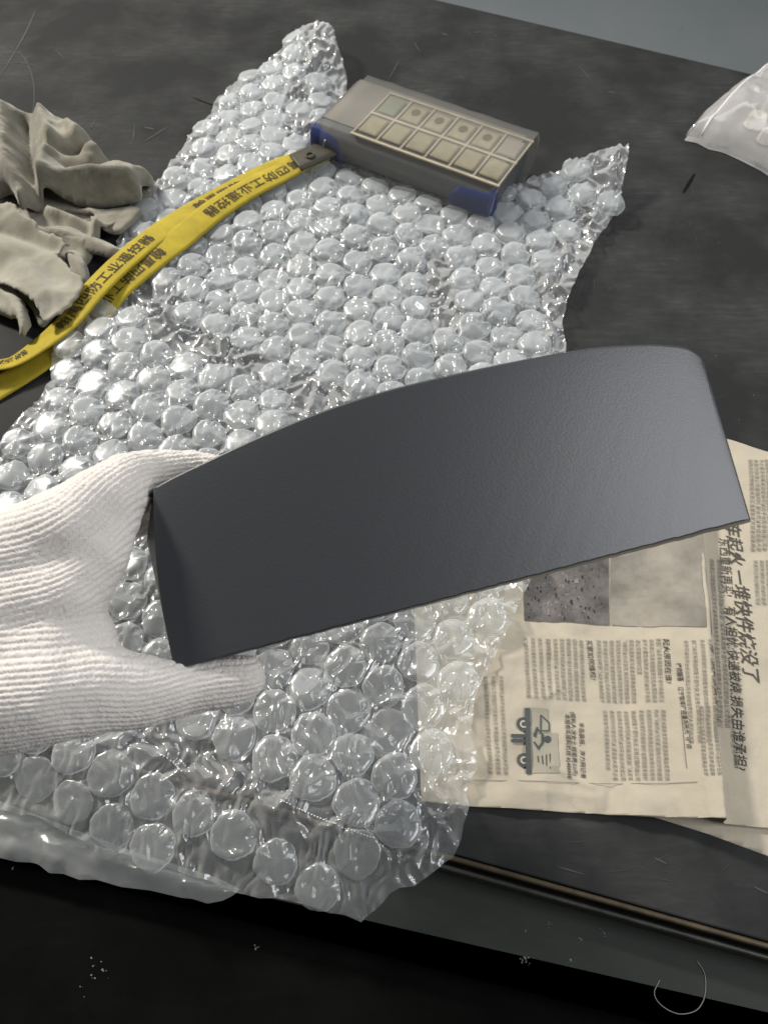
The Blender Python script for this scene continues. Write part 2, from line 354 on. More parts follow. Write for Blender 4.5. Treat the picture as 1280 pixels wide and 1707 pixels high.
def hp(x, y, d=None):
    x = np.asarray(x, float); y = np.asarray(y, float)
    a = (x-R0.x)*rn.x+(y-R0.y)*rn.y; b = ((x-R0.x)*rd.x+(y-R0.y)*rd.y)/RL
    H = .0135+.0080*np.clip(b, 0, 1)
    left = H*(.55*np.exp(-(np.minimum(a, 0)/.040)**2)+.45*np.exp(np.minimum(a, 0)/.020)); right = H*np.exp(-(np.maximum(a, 0)/.0032)**2)
    z = .0032+np.where(a < 0, left, right*.9+H*.1*np.exp(-(a/.02)**2))
    z = z+.16*np.clip(a-.012-.03*b, 0, .09)
    z = z+.0022*np.exp(-(linedist(f2, x, y)/.010)**2)+.0012*np.exp(-(linedist(f3, x, y)/.008)**2)
    z = z+.0012*np.exp(-(linedist(f4, x, y)/.0022)**2)+.0010*np.exp(-(linedist(f5, x, y)/.0018)**2)
    z = z+.0017*fbm(x*22, y*22, 5)*np.where(a < 0, 1, .6)+.0004*fbm(x*70, y*70, 8)
    for l_, w_, h_ in FX: z = z+h_*np.exp(-np.abs(linedist(l_, x, y))/w_)
    f1_, _ = worley(x*38, y*38, 4); z = z+.0016*(f1_-.4)*np.where(a < .01, 1, .4)
    return np.maximum(z, .0015)
news = empty('newspaper', tuple(P(1000, 1150)))
tag(news, 'creased newsprint page with photos and Chinese columns, partly under bubble wrap', 'newspaper')
def npart(o): o.parent = news; return keep(o)
def W2(px, z=.006): return [tuple(P(a, b, z))[:2] for a, b in px]
npart(sheet('page', W2([(690, 1010), (760, 800), (900, 655), (1222, 742), (1290, 768), (1480, 840), (1500, 1400), (1280, 1381), (1206, 1374), (1090, 1363), (900, 1351), (785, 1344), (702, 1335)], .004), .0016, hp, M_paper, thick=.0003))
npart(sheet('under_page', W2([(760, 1100), (760, 1338), (900, 1350), (1090, 1362), (1180, 1390), (1280, 1427), (1420, 1480), (1450, 1300), (1200, 1250), (1000, 1100)], .001), .004, lambda x, y, d: .0006+.0004*vn(x*30, y*30, 3), M_paper, thick=.0003))
# print: draped flat ink shapes
def drape(name, polys, m, lift=.00055, bucket=None):
    V = []; F = []
    for vs_, fs in polys:
        b = len(V); V += list(vs_); F += [tuple(i+b for i in f) for f in fs]
    A = np.array([(v[0], v[1]) for v in V]); z = hp(A[:, 0], A[:, 1])+lift
    return npart(mobj(name, np.column_stack([A, z]), F, m))
def pxquad(c, n=10, k=14):        # subdivided quad between four photograph corners
    c = [P(a, b, .006) for a, b in c]; V = []; F = []
    for i in range(n+1):
        for j in range(k+1):
            u, v = i/n, j/k; p = c[0]*(1-u)*(1-v)+c[1]*u*(1-v)+c[2]*u*v+c[3]*(1-u)*v; V.append((p.x, p.y))
    for i in range(n):
        for j in range(k): a = i*(k+1)+j; F.append((a, a+k+1, a+k+2, a+1))
    return V, F
def line_text(body, A, B, h, bold=0, shear=0):
    a = P(A[0], A[1], .006); b = P(B[0], B[1], .006); d = (b-a); L = d.length; d.normalize(); up = Vector((-d.y, d.x, 0))
    up = -up if up.x < 0 else up
    # letters stand with their tops to the right of the downward running line
    v, f = text_mesh(body, bold, shear)
    if not len(v): return [], []
    wd = v[:, 0].max(); hh = h/ FPX * (a-Vector((0, 0, CAMH))).length
    k = L/wd
    X = a.x+d.x*v[:, 0]*k+up.x*v[:, 1]*hh; Y = a.y+d.y*v[:, 0]*k+up.y*v[:, 1]*hh
    return list(zip(X, Y)), f
def pl_px(x, y, w1, h1, a_): q = W2([(x+math.cos(a_)*i*w1-math.sin(a_)*j*h1, y+math.sin(a_)*i*w1+math.cos(a_)*j*h1) for i, j in ((-1, -1), (1, -1), (1, 1), (-1, 1))]); return q, [(0, 1, 2, 3)]
drape('printed_photo', [pxquad([(872, 930), (1013, 890), (1017, 1040), (875, 1032)])], M_photo1)
drape('printed_photo', [pxquad([(1016, 890), (1169, 860), (1187, 1058), (1020, 1040)], 16, 14)], M_photo2, lift=.0006)
rp_ = random.Random(4)
TON = [mat('halftone_%s' % n_, (g, g*.95, g*.9), .7, .2) for n_, g in (('light', .24), ('mid', .15), ('dark', .04))]
for m_, n_ in zip(TON, (70, 90, 60)):
    qs = []
    for k in range(n_):
        x = rp_.gauss(925, 20) if m_ is not TON[2] else rp_.uniform(880, 1008); y = rp_.gauss(990, 22) if m_ is not TON[2] else rp_.uniform(945, 1030); w1 = rp_.uniform(.3, 1.6); h1 = rp_.uniform(.4, 3.2)
        if not (880 < x < 1006 and 940 < y < 1030): continue
        a_ = rp_.gauss(0, .3); qs.append(pl_px(x, y, w1, h1, a_))
    drape('photo_detail', qs, m_, lift=.0006+.0001*TON.index(m_))
drape('photo_detail', [pl_px(961, 968, 3.4, 3.4, 0)], TON[0], lift=.0009)
drape('headline', [line_text('汽车起火 一堆快件烧没了', (1206, 846), (1243, 1136), 24, .012, .22)], M_ink)
drape('subheading', [line_text('东西重新再买!', (1199, 895), (1207, 992), 17)], M_ink)
drape('subheading', [line_text('有人担忧:快递被烧,损失由谁承担?', (1209, 1008), (1228, 1282), 19, .003)], M_ink)
drape('subheading', [line_text('买家如何维权?', (978, 1064), (986, 1131), 11, .006)], M_ink)
drape('subheading', [line_text('起火原因在谁?', (1100, 1070), (1106, 1143), 10, .004)], M_ink)
drape('subheading', [line_text('损失该由谁承担?', (1172, 1113), (1181, 1222), 10, .012, .2), line_text('快递意外损毁的,', (1180, 1118), (1189, 1216), 9, .012, .2)], M_ink)
drape('subheading', [line_text('律师解答', (1120, 1111), (1124, 1141), 9, .016), line_text('辽宁智库律师事务所大飞律师', (1124, 1150), (1136, 1253), 8, .008)], M_ink)
drape('reporter_note', [line_text('本报有奖报料热线 82488888', (943, 1188), (946, 1297), 9, .008), line_text('(报料人:沐女士;线索费:50元)', (952, 1184), (956, 1292), 9, .008),
                        line_text('半岛晨报、海力网记者', (966, 1202), (970, 1296), 9, .006)], M_ink)
CORP = '大飞律师认为买家花钱购买的货物被毁卖家应当重新发货或者退款再由卖家向快递公司索赔同时买家也可以申请退款大家不必着急如果卖家拒绝可以向平台投诉快递公司承担赔偿责任起火原因由消防部门认定车辆自燃属于意外快递员没有过错的由公司承担损失保价的按照保价金额赔偿未保价的按照实际损失协商此前类似情况也有先例'
def column(x0, x1, y0, y1, n, cpl, h=7.6, lean=10, off=0, short=()):
    out = []
    for i in range(n):
        x = x0+(x1-x0)*i/max(n-1, 1); st = (off+i*cpl) % len(CORP); body = (CORP+CORP)[st:st+cpl]
        if i % 3 == 1: body = body[:cpl//2]+','+body[cpl//2+1:]
        ys, ye = y0, y1
        if i in short: ye = y0+(y1-y0)*short[i]; body = body[:max(3, int(cpl*short[i]))]
        yy = 4*(x-x0)/100
        out.append(line_text(body, (x, ys+yy), (x+lean*(ye-ys)/200, ye+yy), h))
    return out
drape('text_column', column(873, 910, 1060, 1163, 4, 17), M_inkl)
drape('text_column', column(912, 966, 1062, 1165, 6, 17, off=40, short={0: .35}), M_inkl)
drape('text_column', column(996, 1090, 1064, 1170, 10, 17, off=80, short={6: .55}), M_inkl)
drape('text_column', column(1006, 1098, 1182, 1300, 9, 18, off=20, short={0: .85}), M_inkl)
drape('text_column', column(806, 832, 1125, 1290, 3, 26, off=7), M_inkl)
drape('text_column', column(1132, 1168, 1075, 1245, 4, 26, 6.5, off=61), M_inkl)
drape('text_column', column(1154, 1174, 1185, 1300, 3, 18, 6.5, off=15), M_inkl)
drape('text_column', column(1184, 1196, 930, 1212, 2, 40, 8, off=33), M_inkl)
drape('text_column', [line_text('还有一只被关注,有网友说', (1216, 1190), (1225, 1280), 8)], M_inkl)
drape('text_column', column(1243, 1330, 770, 920, 11, 22, 7, off=9)+column(1254, 1330, 935, 1010, 9, 12, 7, off=99), M_inkl)
# hand cart pictogram
def pl(px): 
    q = W2(px); return q, [tuple(range(len(q)))]
def ring(c, r0, r1, n=28):
    V = []; F = []
    for k in range(n):
        an = 2*math.pi*k/n
        for r in (r0, r1): V.append(tuple(P(c[0]+math.cos(an)*r, c[1]+math.sin(an)*r, .006))[:2])
    for k in range(n): a = 2*k; b = 2*((k+1) % n); F.append((a, a+1, b+1, b))
    return V, F
drape('picture_tint', [pxquad([(884, 1222), (930, 1220), (933, 1288), (886, 1288)], 6, 6), pxquad([(884, 1178), (914, 1180), (916, 1219), (884, 1221)], 5, 5)], M_grey, .0005)
bar = lambda a, b, w_: pl([(a[0]-w_, a[1]), (a[0]+w_, a[1]), (b[0]+w_, b[1]), (b[0]-w_, b[1])])
hb = lambda a, b, w_: pl([(a[0], a[1]-w_), (b[0], b[1]-w_), (b[0], b[1]+w_), (a[0], a[1]+w_)])
drape('cart_picture', [bar((879, 1179), (881, 1290), 4.2), 
      hb((852, 1226), (876, 1226), 3), hb((852, 1234), (876, 1234), 3), pl([(901, 1190), (903, 1190), (917, 1202), (917, 1217), (915, 1217), (915, 1203)]), pl([(901, 1190), (903, 1190), (903, 1217), (901, 1217)]), hb((902, 1216.5), (917, 1216.5), .9),
      pl([(889, 1226), (895, 1210), (898, 1211), (894, 1228)]), pl([(895, 1210), (906, 1222), (904, 1224), (895, 1214)]), pl([(903, 1222), (907, 1222), (907, 1237), (903, 1237)]), pl([(889, 1236), (898, 1249), (901, 1247), (892, 1235)]), pl([(898, 1249), (907, 1237), (904, 1235), (897, 1245)]),
      hb((906, 1229), (911, 1229), 1.5), ring((913.5, 1231), .2, 6), bar((897, 1259), (898, 1270), .9), bar((904, 1258), (905, 1273), .9), bar((911, 1256), (911, 1276), .9), bar((917, 1255), (917, 1281), .9)], M_cart, .0009)
for cxy in ((873, 1206), (874, 1266)):
    drape('cart_wheel', [ring(cxy, .2, 11.8)], M_cart, .0011); drape('wheel_rim', [ring(cxy, .2, 6.6)], M_paper, .0013); drape('wheel_hub', [ring(cxy, .2, 3.6)], M_cart, .0015)
drape('rule_line', [hb((790+i*40, 1299+i*1.2+.4*(i % 2)), (830+i*40, 1300+i*1.2), .5) for i in range(9)], M_inkl)
drape('rule_line', [bar((1128+i*.9, 1190+i*12), (1128.9+i*.9, 1202+i*12), .45) for i in range(8)], M_inkl)
drape('emblem', [ring((1177, 1094), 4.6, 6, 20), pl([(1173.5, 1093), (1180.5, 1093), (1180.5, 1095), (1173.5, 1095)]), pl([(1176.2, 1089.5), (1177.6, 1089.5), (1177.6, 1098), (1176.2, 1098)])], M_ink)

# ================================================================== BUBBLE WRAP
c_creases = [[(180, 470), (270, 520), (340, 560), (430, 630), (560, 680), (640, 690)], [(706, 400), (730, 470), (745, 540), (760, 610), (770, 650)],
             [(230, 1235), (350, 1285), (470, 1335), (620, 1395), (745, 1402)], [(880, 985), (830, 1070), (775, 1160), (752, 1290), (738, 1390)],
             [(545, 50), (520, 140), (480, 190), (530, 250)], [(1030, 270), (975, 380), (925, 470), (918, 580)], [(185, 415), (240, 440), (300, 440)]]
CRW = [.019, .011, .011, .016, .016, .016, .012]
CRE = [[tuple(P(a, b, .008))[:2] for a, b in c] for c in c_creases]
FL1 = P(545, 70, .02); FL2 = P(1035, 262, .02); BMP = P(170, 640, 0)
def hbase(x, y):
    x = np.asarray(x, float); y = np.asarray(y, float)
    z = .0110+.0045*vn(x*9+3, y*9, 11)+.0028*vn(x*21, y*21, 12)
    z = z+.026*np.exp(-((x-FL1.x)**2+(y-FL1.y)**2)/.055**2)+.022*np.exp(-((x-FL2.x)**2+(y-FL2.y)**2)/.06**2)
    rx = P(700, 260, 0); z = z-.006*np.exp(-((x-rx.x)**2/.12**2+(y-rx.y)**2/.07**2))
    e = edist(x, y); z = z-.026*sstep(-.005, .085, e)
    return np.maximum(z, np.where(e > .01, -.024, .0045))
def fix(px, py):
    z = .01
    for _ in range(8): p = P(px, py, z); z = float(hbase(p.x, p.y))
    return (p.x, p.y)
wrap_px = [(525, 38), (552, 40), (563, 72), (572, 100), (578, 130), (577, 150), (566, 175), (560, 215), (640, 235), (760, 270), (850, 310), (890, 293), (935, 283), (975, 262), (1010, 246), (1030, 243), (1047, 240), (1044, 275), (1030, 345), (1012, 375), (995, 395), (978, 430), (965, 450), (952, 480), (943, 505), (938, 540), (943, 585),
           (945, 700), (930, 830), (893, 950), (873, 985), (853, 1035), (830, 1085), (808, 1120), (792, 1156), (784, 1222), (799, 1273), (776, 1322), (783, 1343), (775, 1375), (767, 1398), (757, 1427), (740, 1436), (733, 1445), (712, 1460), (691, 1475), (668, 1480), (650, 1488), (634, 1511), (612, 1530), (601, 1537), (575, 1524), (548, 1521), (520, 1512), (490, 1507), (460, 1497), (430, 1495), (390, 1488), (360, 1473), (305, 1454), (226, 1428), (172, 1415), (105, 1387), (70, 1364), (0, 1350), (-70, 1320),
           (-90, 1150), (-80, 900), (-30, 790), (0, 742), (20, 712), (42, 690), (60, 668), (78, 648), (85, 625), (86, 590), (96, 572), (118, 556), (135, 525), (160, 510), (178, 480), (186, 440), (195, 400), (214, 365), (235, 330), (250, 312), (268, 296), (295, 258), (320, 220), (340, 203), (350, 188), (362, 165), (376, 150), (400, 132), (422, 124), (445, 100), (470, 82), (482, 60), (495, 48)]
wp = [fix(a, b) for a, b in wrap_px]
wpoly = []
for i in range(len(wp)):
    a = np.array(wp[i]); b = np.array(wp[(i+1) % len(wp)]); L = np.linalg.norm(b-a); n = max(1, int(L/.007))
    for k in range(n):
        q = a+(b-a)*k/n; wpoly.append((q[0]+random.gauss(0, .0005), q[1]+random.gauss(0, .0005)))
wpoly = np.array(wpoly)
M_film = film_mat('clear_film', .21, .93, (.95, .96, .96), rough=.20, bstr=.55, bscale=75, bdist=.0018, trans=.45, ior=1.65)
M_bub = film_mat('bubble_film', .23, .90, (.88, .92, .94), rough=.33, bstr=.10, bscale=45, bdist=.0010, trans=.5, gl=.75, ior=1.6)
M_bub2 = film_mat('flat_bubble_film', .17, .90, (.92, .95, .95), rough=.24, bstr=.12, bscale=35, bdist=.0014, trans=.5, ior=1.65)
M_fold = film_mat('milky_film', .42, .85, (.80, .82, .80), rough=.22, bstr=.6, bscale=60, bdist=.002)
def crease_w(x, y):
    k = np.zeros(np.shape(x))
    for c, wd in zip(CRE, CRW): k = np.maximum(k, np.exp(-(linedist(c, x, y)/wd)**2))
    return k
def film_z(x, y, d):
    z = hbase(x, y); k = crease_w(x, y)
    wx = x+.006*vn(x*60, y*60, 31); wy = y+.006*vn(x*60, y*60, 32)
    f1_, g1 = worley(wx*120, wy*75, 21); z = z+.0062*(f1_-.45)
    f2_, g2 = worley(wx*95+9, wy*60, 22); z = z+k*.0095*(f2_-.4)
    f3_, g3 = worley(wx*230, wy*190, 23); z = z+(.0005+.0010*k)*(f3_-.4)
    return np.maximum(z, np.where(edist(x, y) > .004, -.0285, .0042))
wrap = empty('bubble_wrap', tuple(P(450, 900)))
tag(wrap, 'large crumpled sheet of clear bubble wrap spread over the bench', 'bubble wrap')
def wpart(o): o.parent = wrap; return keep(o)
wpart(sheet('film', wpoly, .0015, film_z, M_film, smooth=True))
# bubbles: cushions with pleats and a pinched rim
def bubble_mesh(i, H, R=.0146, mt=None):
    rg = random.Random(100+i); rings = [0, .3, .5, .62, .71, .78, .84, .89, .93, .965, .987, 1.0]; n = 60; sx_ = rg.uniform(0, 99); V = [(0, 0, H)]; F = []
    dents = [(rg.gauss(.5, .55), rg.uniform(.10, .26), rg.uniform(.35, 1.0)*H) for _ in range(rg.choice([1, 1, 2, 3]))]
    if rg.random() < .5: dents.append((rg.uniform(-3, 3), rg.uniform(.08, .2), rg.uniform(.2, .6)*H))
    ph = [rg.uniform(0, 6.3) for _ in range(4)]; tiltx = rg.gauss(0, .18); tilty = rg.gauss(0, .18); sag = rg.uniform(-.1, .35)
    for r in rings[1:]:
        for k in range(n):
            t = 2*math.pi*k/n
            rr = R*r*(1+.035*r*math.sin(3*t+ph[0])+.02*r*math.sin(7*t+ph[1])+.012*r*math.sin(17*t+ph[2]))
            z = H*(1-r**9)**.6*(.80+.20*(1-r*r))*(1+tiltx*r*math.cos(t)+tilty*r*math.sin(t)-sag*.35*(1-r*r))+H*.09*r*float(vn(r*math.cos(t)*2.2+sx_, r*math.sin(t)*2.2, i))
            z += H*.05*r**10*math.sqrt(max(1-r, 0))*2*math.sin(13*t+ph[3])+H*.16*r**18*max(0, 1-r**30)*float(vn(t*5.1+sx_, r*2, i+7))
            for a, wd, dp in dents:
                dt = abs((t-a+math.pi) % (2*math.pi)-math.pi)
                if dt < wd*1.6: z -= dp*max(0, 1-dt/(wd*1.6))*math.exp(-((r-.86)/.2)**2)
                elif dt < wd*2.6: z += .25*dp*math.exp(-((r-.8)/.2)**2)*(1-abs(dt-wd*2.1)/(wd*.5))
            V.append((rr*math.cos(t), rr*math.sin(t), max(z, -.0004) if r < 1 else -.0006))
    for k in range(n): F.append((0, 1+k, 1+(k+1) % n))
    for q in range(len(rings)-2):
        for k in range(n): a = 1+q*n; F.append((a+k, a+n+k, a+n+(k+1) % n, a+(k+1) % n))
    me = bpy.data.meshes.new('bubble'); me.from_pydata(V, [], F); me.update(); me.materials.append(mt or M_bub)
    me.polygons.foreach_set('use_smooth', [True]*len(me.polygons)); return me
DOME = [bubble_mesh(i, .0056) for i in range(22)]; FLAT = [bubble_mesh(50+i, .0036, .0146, M_bub2) for i in range(14)]
la = (P(352, 722)-P(300, 700)); ang = math.atan2(la.y, la.x); PT = .0302
va = np.array((math.cos(ang), math.sin(ang)))*PT; vb = np.array((math.cos(ang-math.pi/3), math.sin(ang-math.pi/3)))*PT
org = np.array(tuple(P(300, 700, .01))[:2]); cand = []
for i in range(-40, 41):
    for j in range(-40, 41):
        q = org+va*i+vb*j; q = q+np.array((.0035*float(vn(q[0]*11, q[1]*11, 41))+random.gauss(0, .0004), .0035*float(vn(q[0]*11, q[1]*11, 42))+random.gauss(0, .0004))); cand.append(q)
cand = np.array(cand); ok = inpoly(wpoly, cand[:, 0], cand[:, 1]); cand = cand[ok]
dd, _, _ = polydist(wpoly, cand[:, 0], cand[:, 1]); cand = cand[dd > .0075]
kw = crease_w(cand[:, 0], cand[:, 1]); rb = random.Random(5); sel = []
lim = P(500, 1010).y
for q, k in zip(cand, kw):
    if rb.random() < k*1.05-.22: continue
    sel.append(q)
sel.sort(key=lambda q: q[1])
rest_V = []; rest_F = []
for n_, q in enumerate(sel):
    x, y = q; e = .006
    z = float(hbase(x, y)); gx = (float(hbase(x+e, y))-float(hbase(x-e, y)))/(2*e); gy = (float(hbase(x, y+e))-float(hbase(x, y-e)))/(2*e)
    nrm = Vector((-gx, -gy, 1)).normalized(); me = rb.choice(FLAT if y < lim else DOME)
    rot = Vector((0, 0, 1)).rotation_difference(nrm).to_matrix().to_4x4() @ Matrix.Rotation(rb.gauss(0, .35), 4, 'Z')
    s = rb.uniform(.95, 1.05); Mx = Matrix.Translation((x, y, z+.0004)) @ rot @ Matrix.Diagonal((s, s, s*(rb.uniform(.75, 1.15) if rb.random() > .1 else rb.uniform(.25, .5)), 1))
    if n_ < 300:
        o = bpy.data.objects.new('bubble', me); COL.objects.link(o); o.parent = wrap
        o.matrix_parent_inverse = Matrix.Translation(wrap.location).inverted(); o.matrix_basis = Mx
    else:
        b = len(rest_V); rest_V += [tuple(Mx @ v.co) for v in me.vertices]; rest_F += [tuple(i+b for i in p.vertices) for p in me.polygons]
print('BUBBLES', len(sel))
if rest_V: wpart(tag(mobj('far_bubbles', rest_V, rest_F, M_bub, wrap, True), kind='stuff'))
# turned-under layer on the ledge
ul = W2([(-70, 1300), (0, 1335), (105, 1375), (226, 1420), (360, 1462), (400, 1482), (388, 1492), (370, 1501), (345, 1506), (320, 1498), (300, 1496), (250, 1484), (200, 1478), (160, 1466), (130, 1466), (104, 1456), (80, 1455), (62, 1440), (50, 1437), (25, 1436), (0, 1430), (-70, 1415)], -.026)
wpart(sheet('turned_under_film', ul, .0022, lambda x, y, d: -.0285+.0055*(1-np.exp(-d/.008))+.004*np.exp(-((worley(x*36, y*36, 77)[0])/.45)**2)*np.clip(d/.008, 0, 1)+.0012*(worley(x*110, y*80, 78)[0]-.4), M_fold))
# perforated tear line
V = []; F = []
for path in ([(470, 1336), (520, 1358), (570, 1378), (628, 1398)], [(262, 1254), (285, 1268), (305, 1288)]):
    c = catmull([tuple(P(a, b, .012))[:2] for a, b in path], 12); s = 0; acc = 0
    for i in range(1, len(c)):
        L = np.linalg.norm(c[i]-c[i-1]); t = (c[i]-c[i-1])/L; nrm_ = np.array((-t[1], t[0])); x = acc
        while x < L:
            p = c[i-1]+t*x; z = float(film_z(np.array([p[0]]), np.array([p[1]]), None)[0])+.0016; b = len(V)
            for sx, sy in ((-1, -1), (1, -1), (1, 1), (-1, 1)):
                r = p+t*sx*.00055+nrm_*sy*.0004; V.append((r[0], r[1], z))
            V.append((p[0], p[1], z+.0006)); F += [(b, b+1, b+4), (b+1, b+2, b+4), (b+2, b+3, b+4), (b+3, b, b+4)]
            x += .0021
        acc = x-L
wpart(tag(mobj('perforation', V, F, mat('white_film_edge', (.85, .86, .86), .4), wrap), kind='stuff'))

# ================================================================== DARK METAL PIECE IN THE HAND
def coat_mat():
    m = mat('charcoal_powder_coat', (.034, .037, .042), .44, .75)
    nt = m.node_tree; N = nt.nodes; L = nt.links; b = N['Principled BSDF']
    tc = N.new('ShaderNodeTexCoord'); n = N.new('ShaderNodeTexNoise'); n.inputs['Scale'].default_value = 1500; n.inputs['Detail'].default_value = 2
    n2 = N.new('ShaderNodeTexNoise'); n2.inputs['Scale'].default_value = 650; n2.inputs['Detail'].default_value = 2
    L.new(tc.outputs['Object'], n.inputs['Vector']); L.new(tc.outputs['Object'], n2.inputs['Vector'])
    a = N.new('ShaderNodeMath'); a.operation = 'ADD'; L.new(n.outputs['Fac'], a.inputs[0]); L.new(n2.outputs['Fac'], a.inputs[1])
    bp = N.new('ShaderNodeBump'); bp.inputs['Strength'].default_value = .16; bp.inputs['Distance'].default_value = .0004
    L.new(a.outputs[0], bp.inputs['Height']); L.new(bp.outputs[0], b.inputs['Normal']); return m
M_coat = coat_mat()
top_px = catmull([(256, 814), (290, 795), (340, 771), (430, 729), (530, 688), (640, 652), (760, 623), (880, 598), (960, 584), (1008, 578), (1069, 574.5), (1105, 575), (1139, 579), (1154, 585), (1167, 595), (1174, 607)], 6)
ln = np.concatenate([[0], np.cumsum(np.linalg.norm(np.diff(top_px, axis=0), axis=1))]); ln /= ln[-1]
NU, NV = len(top_px), 14; V = []; F = []
def pdepth(px, v): u = (px-270)/960; return .372+.022*u-.010*4*u*(1-u)+.012*v
G = np.zeros((2, NU, NV+1, 3))
for i in range(NU):
    w_ = i/(NU-1); bx = 291+(1250-291)*w_; by = 1117+(865-1117)*w_+.9*float(vn(w_*60, 3, 5))+.7*float(vn(w_*160, 9, 6))
    for j in range(NV+1):
        v = j/NV; px = bx+(top_px[i][0]-bx)*v; py = by+(top_px[i][1]-by)*v; d = pdepth(px, v); u = (px-270)/960
        G[0, i, j] = (px-10*math.sin(math.pi*v)*math.exp(-max(u, 0)/.2), py, d)
        g = v/.72 if v < .72 else (1-v)/.28
        G[1, i, j] = (px-21*g*math.exp(-max(u, 0)/.12), py+(1+4*w_)*(1-v)**8, d+.024)
loop = [(i, 0) for i in range(NU)]+[(NU-1, j) for j in range(1, NV+1)]+[(i, NV) for i in range(NU-2, -1, -1)]+[(0, j) for j in range(NV-1, 0, -1)]
NL = len(loop); O2 = np.array([G[0, i, j, :2] for i, j in loop]); OD = np.array([G[0, i, j, 2] for i, j in loop])
tg = np.roll(O2, -2, 0)-np.roll(O2, 2, 0); tg /= np.linalg.norm(tg, axis=1)[:, None]; inn = np.stack([tg[:, 1], -tg[:, 0]], 1)
if np.dot(inn[NU//2], np.array((0, -1.))) < 0: inn = -inn
rp = np.full(NL, 3.2); r_m = .0011
for k, (i, j) in enumerate(loop): G[0, i, j, :2] = O2[k]+inn[k]*rp[k]
V = [PD(*G[0, i, j]) for i in range(NU) for j in range(NV+1)]
ix = lambda i, j: i*(NV+1)+j
for i in range(NU-1):
    for j in range(NV): F.append((ix(i, j), ix(i+1, j), ix(i+1, j+1), ix(i, j+1)))
prev = [ix(i, j) for i, j in loop]
for q in (1, 2, 3, 4):
    an = q/4*math.pi/2; cur = []
    for k in range(NL): cur.append(len(V)); V.append(PD(*(O2[k]+inn[k]*rp[k]*(1-math.sin(an))), OD[k]+r_m*(1-math.cos(an))))
    F += [(prev[k], cur[k], cur[(k+1) % NL], prev[(k+1) % NL]) for k in range(NL)]; prev = cur
for q in (1, 2, 3):
    cur = []
    for k, (i, j) in enumerate(loop):
        t = q/3; p = np.array([*O2[k], OD[k]+r_m])*(1-t)+G[1, i, j]*t; cur.append(len(V)); V.append(PD(*p))
    F += [(prev[k], cur[k], cur[(k+1) % NL], prev[(k+1) % NL]) for k in range(NL)]; prev = cur
b0 = len(V); V += [PD(*G[1, i, j]) for i in range(NU) for j in range(NV+1)]
for i in range(NU-1):
    for j in range(NV): F.append((b0+ix(i, j), b0+ix(i, j+1), b0+ix(i+1, j+1), b0+ix(i+1, j)))
plate = mobj('metal_bracket', V, F, M_coat, None, True)
bm = bmesh.new(); bm.from_mesh(plate.data); bmesh.ops.remove_doubles(bm, verts=bm.verts, dist=1e-6); bmesh.ops.recalc_face_normals(bm, faces=bm.faces); bm.to_mesh(plate.data); bm.free()
plate.modifiers.new('wn', 'WEIGHTED_NORMAL')
tag(plate, 'charcoal powder coated metal piece with arched top edge, held in gloved hand', 'metal part')

# ================================================================== GLOVED HAND
CH = [  # chains of (px, py, depth, radius)
    [(-330, 1010, .37, .030), (-150, 985, .372, .029), (20, 945, .374, .027), (120, 890, .375, .0235), (172, 842, .382, .0200), (212, 806, .396, .0160), (250, 791, .416, .0140), (320, 786, .430, .0130), (400, 796, .434, .0112), (440, 804, .436, .0095)],
    [(-330, 1070, .365, .031), (-150, 1050, .366, .029), (0, 1020, .366, .026), (110, 985, .368, .0222), (160, 930, .372, .0170), (190, 870, .380, .0135)],
    [(-330, 1140, .362, .033), (-150, 1120, .362, .031), (-20, 1095, .362, .028), (90, 1085, .364, .0240), (150, 1060, .368, .0140)],
    [(-330, 1190, .362, .033), (-150, 1180, .358, .031), (-20, 1160, .358, .0305), (90, 1146, .358, .0270), (170, 1145, .362, .0218), (240, 1151, .370, .0182), (320, 1147, .380, .0140), (380, 1138, .384, .0132), (405, 1130, .385, .0122)],
    # fingers behind the metal piece
    [(110, 900, .400, .022), (190, 842, .422, .0150), (262, 826, .436, .0115), (340, 836, .440, .0108), (400, 850, .442, .0095)],
    [(90, 930, .410, .022), (180, 868, .430, .0140), (255, 862, .452, .0112), (320, 876, .454, .0104), (370, 888, .448, .0092)],
]
def chain_mesh(V, F, ch, n=14):
    pts = []; 
    for i in range(len(ch)-1):
        a = np.array([*PD(*ch[i][:3]), ch[i][3]]); b_ = np.array([*PD(*ch[i+1][:3]), ch[i+1][3]])
        m_ = max(2, int(np.linalg.norm(a[:3]-b_[:3])/.008))
        for k in range(m_): pts.append(a+(b_-a)*k/m_)
    pts.append(b_)
    for p in pts:       # beads, fused by the voxel remesh
        b0 = len(V); lat, lon = 8, 12
        for i in range(lat+1):
            th = math.pi*i/lat
            for k in range(lon):
                f_ = 2*math.pi*k/lon; V.append((p[0]+p[3]*math.sin(th)*math.cos(f_), p[1]+p[3]*math.sin(th)*math.sin(f_), p[2]+p[3]*math.cos(th)))
        for i in range(lat):
            for k in range(lon): F.append((b0+i*lon+k, b0+(i+1)*lon+k, b0+(i+1)*lon+(k+1) % lon, b0+i*lon+(k+1) % lon))
V = []; F = []
for c in CH: chain_mesh(V, F, c)
raw = mobj('raw', V, F, None)
rm = raw.modifiers.new('r', 'REMESH'); rm.mode = 'VOXEL'; rm.voxel_size = .0021
sm = raw.modifiers.new('s', 'SMOOTH'); sm.factor = .5; sm.iterations = 12
sb = raw.modifiers.new('u', 'SUBSURF'); sb.levels = 2; sb.render_levels = 2
bpy.context.view_layer.update(); dg = bpy.context.evaluated_depsgraph_get()
hm = bpy.data.meshes.new_from_object(raw.evaluated_get(dg)); bpy.data.objects.remove(raw)
nv = len(hm.vertices); co = np.zeros(nv*3); hm.vertices.foreach_get('co', co); co = co.reshape(-1, 3)
no = np.zeros(nv*3); hm.vertices.foreach_get('normal', no); no = no.reshape(-1, 3)
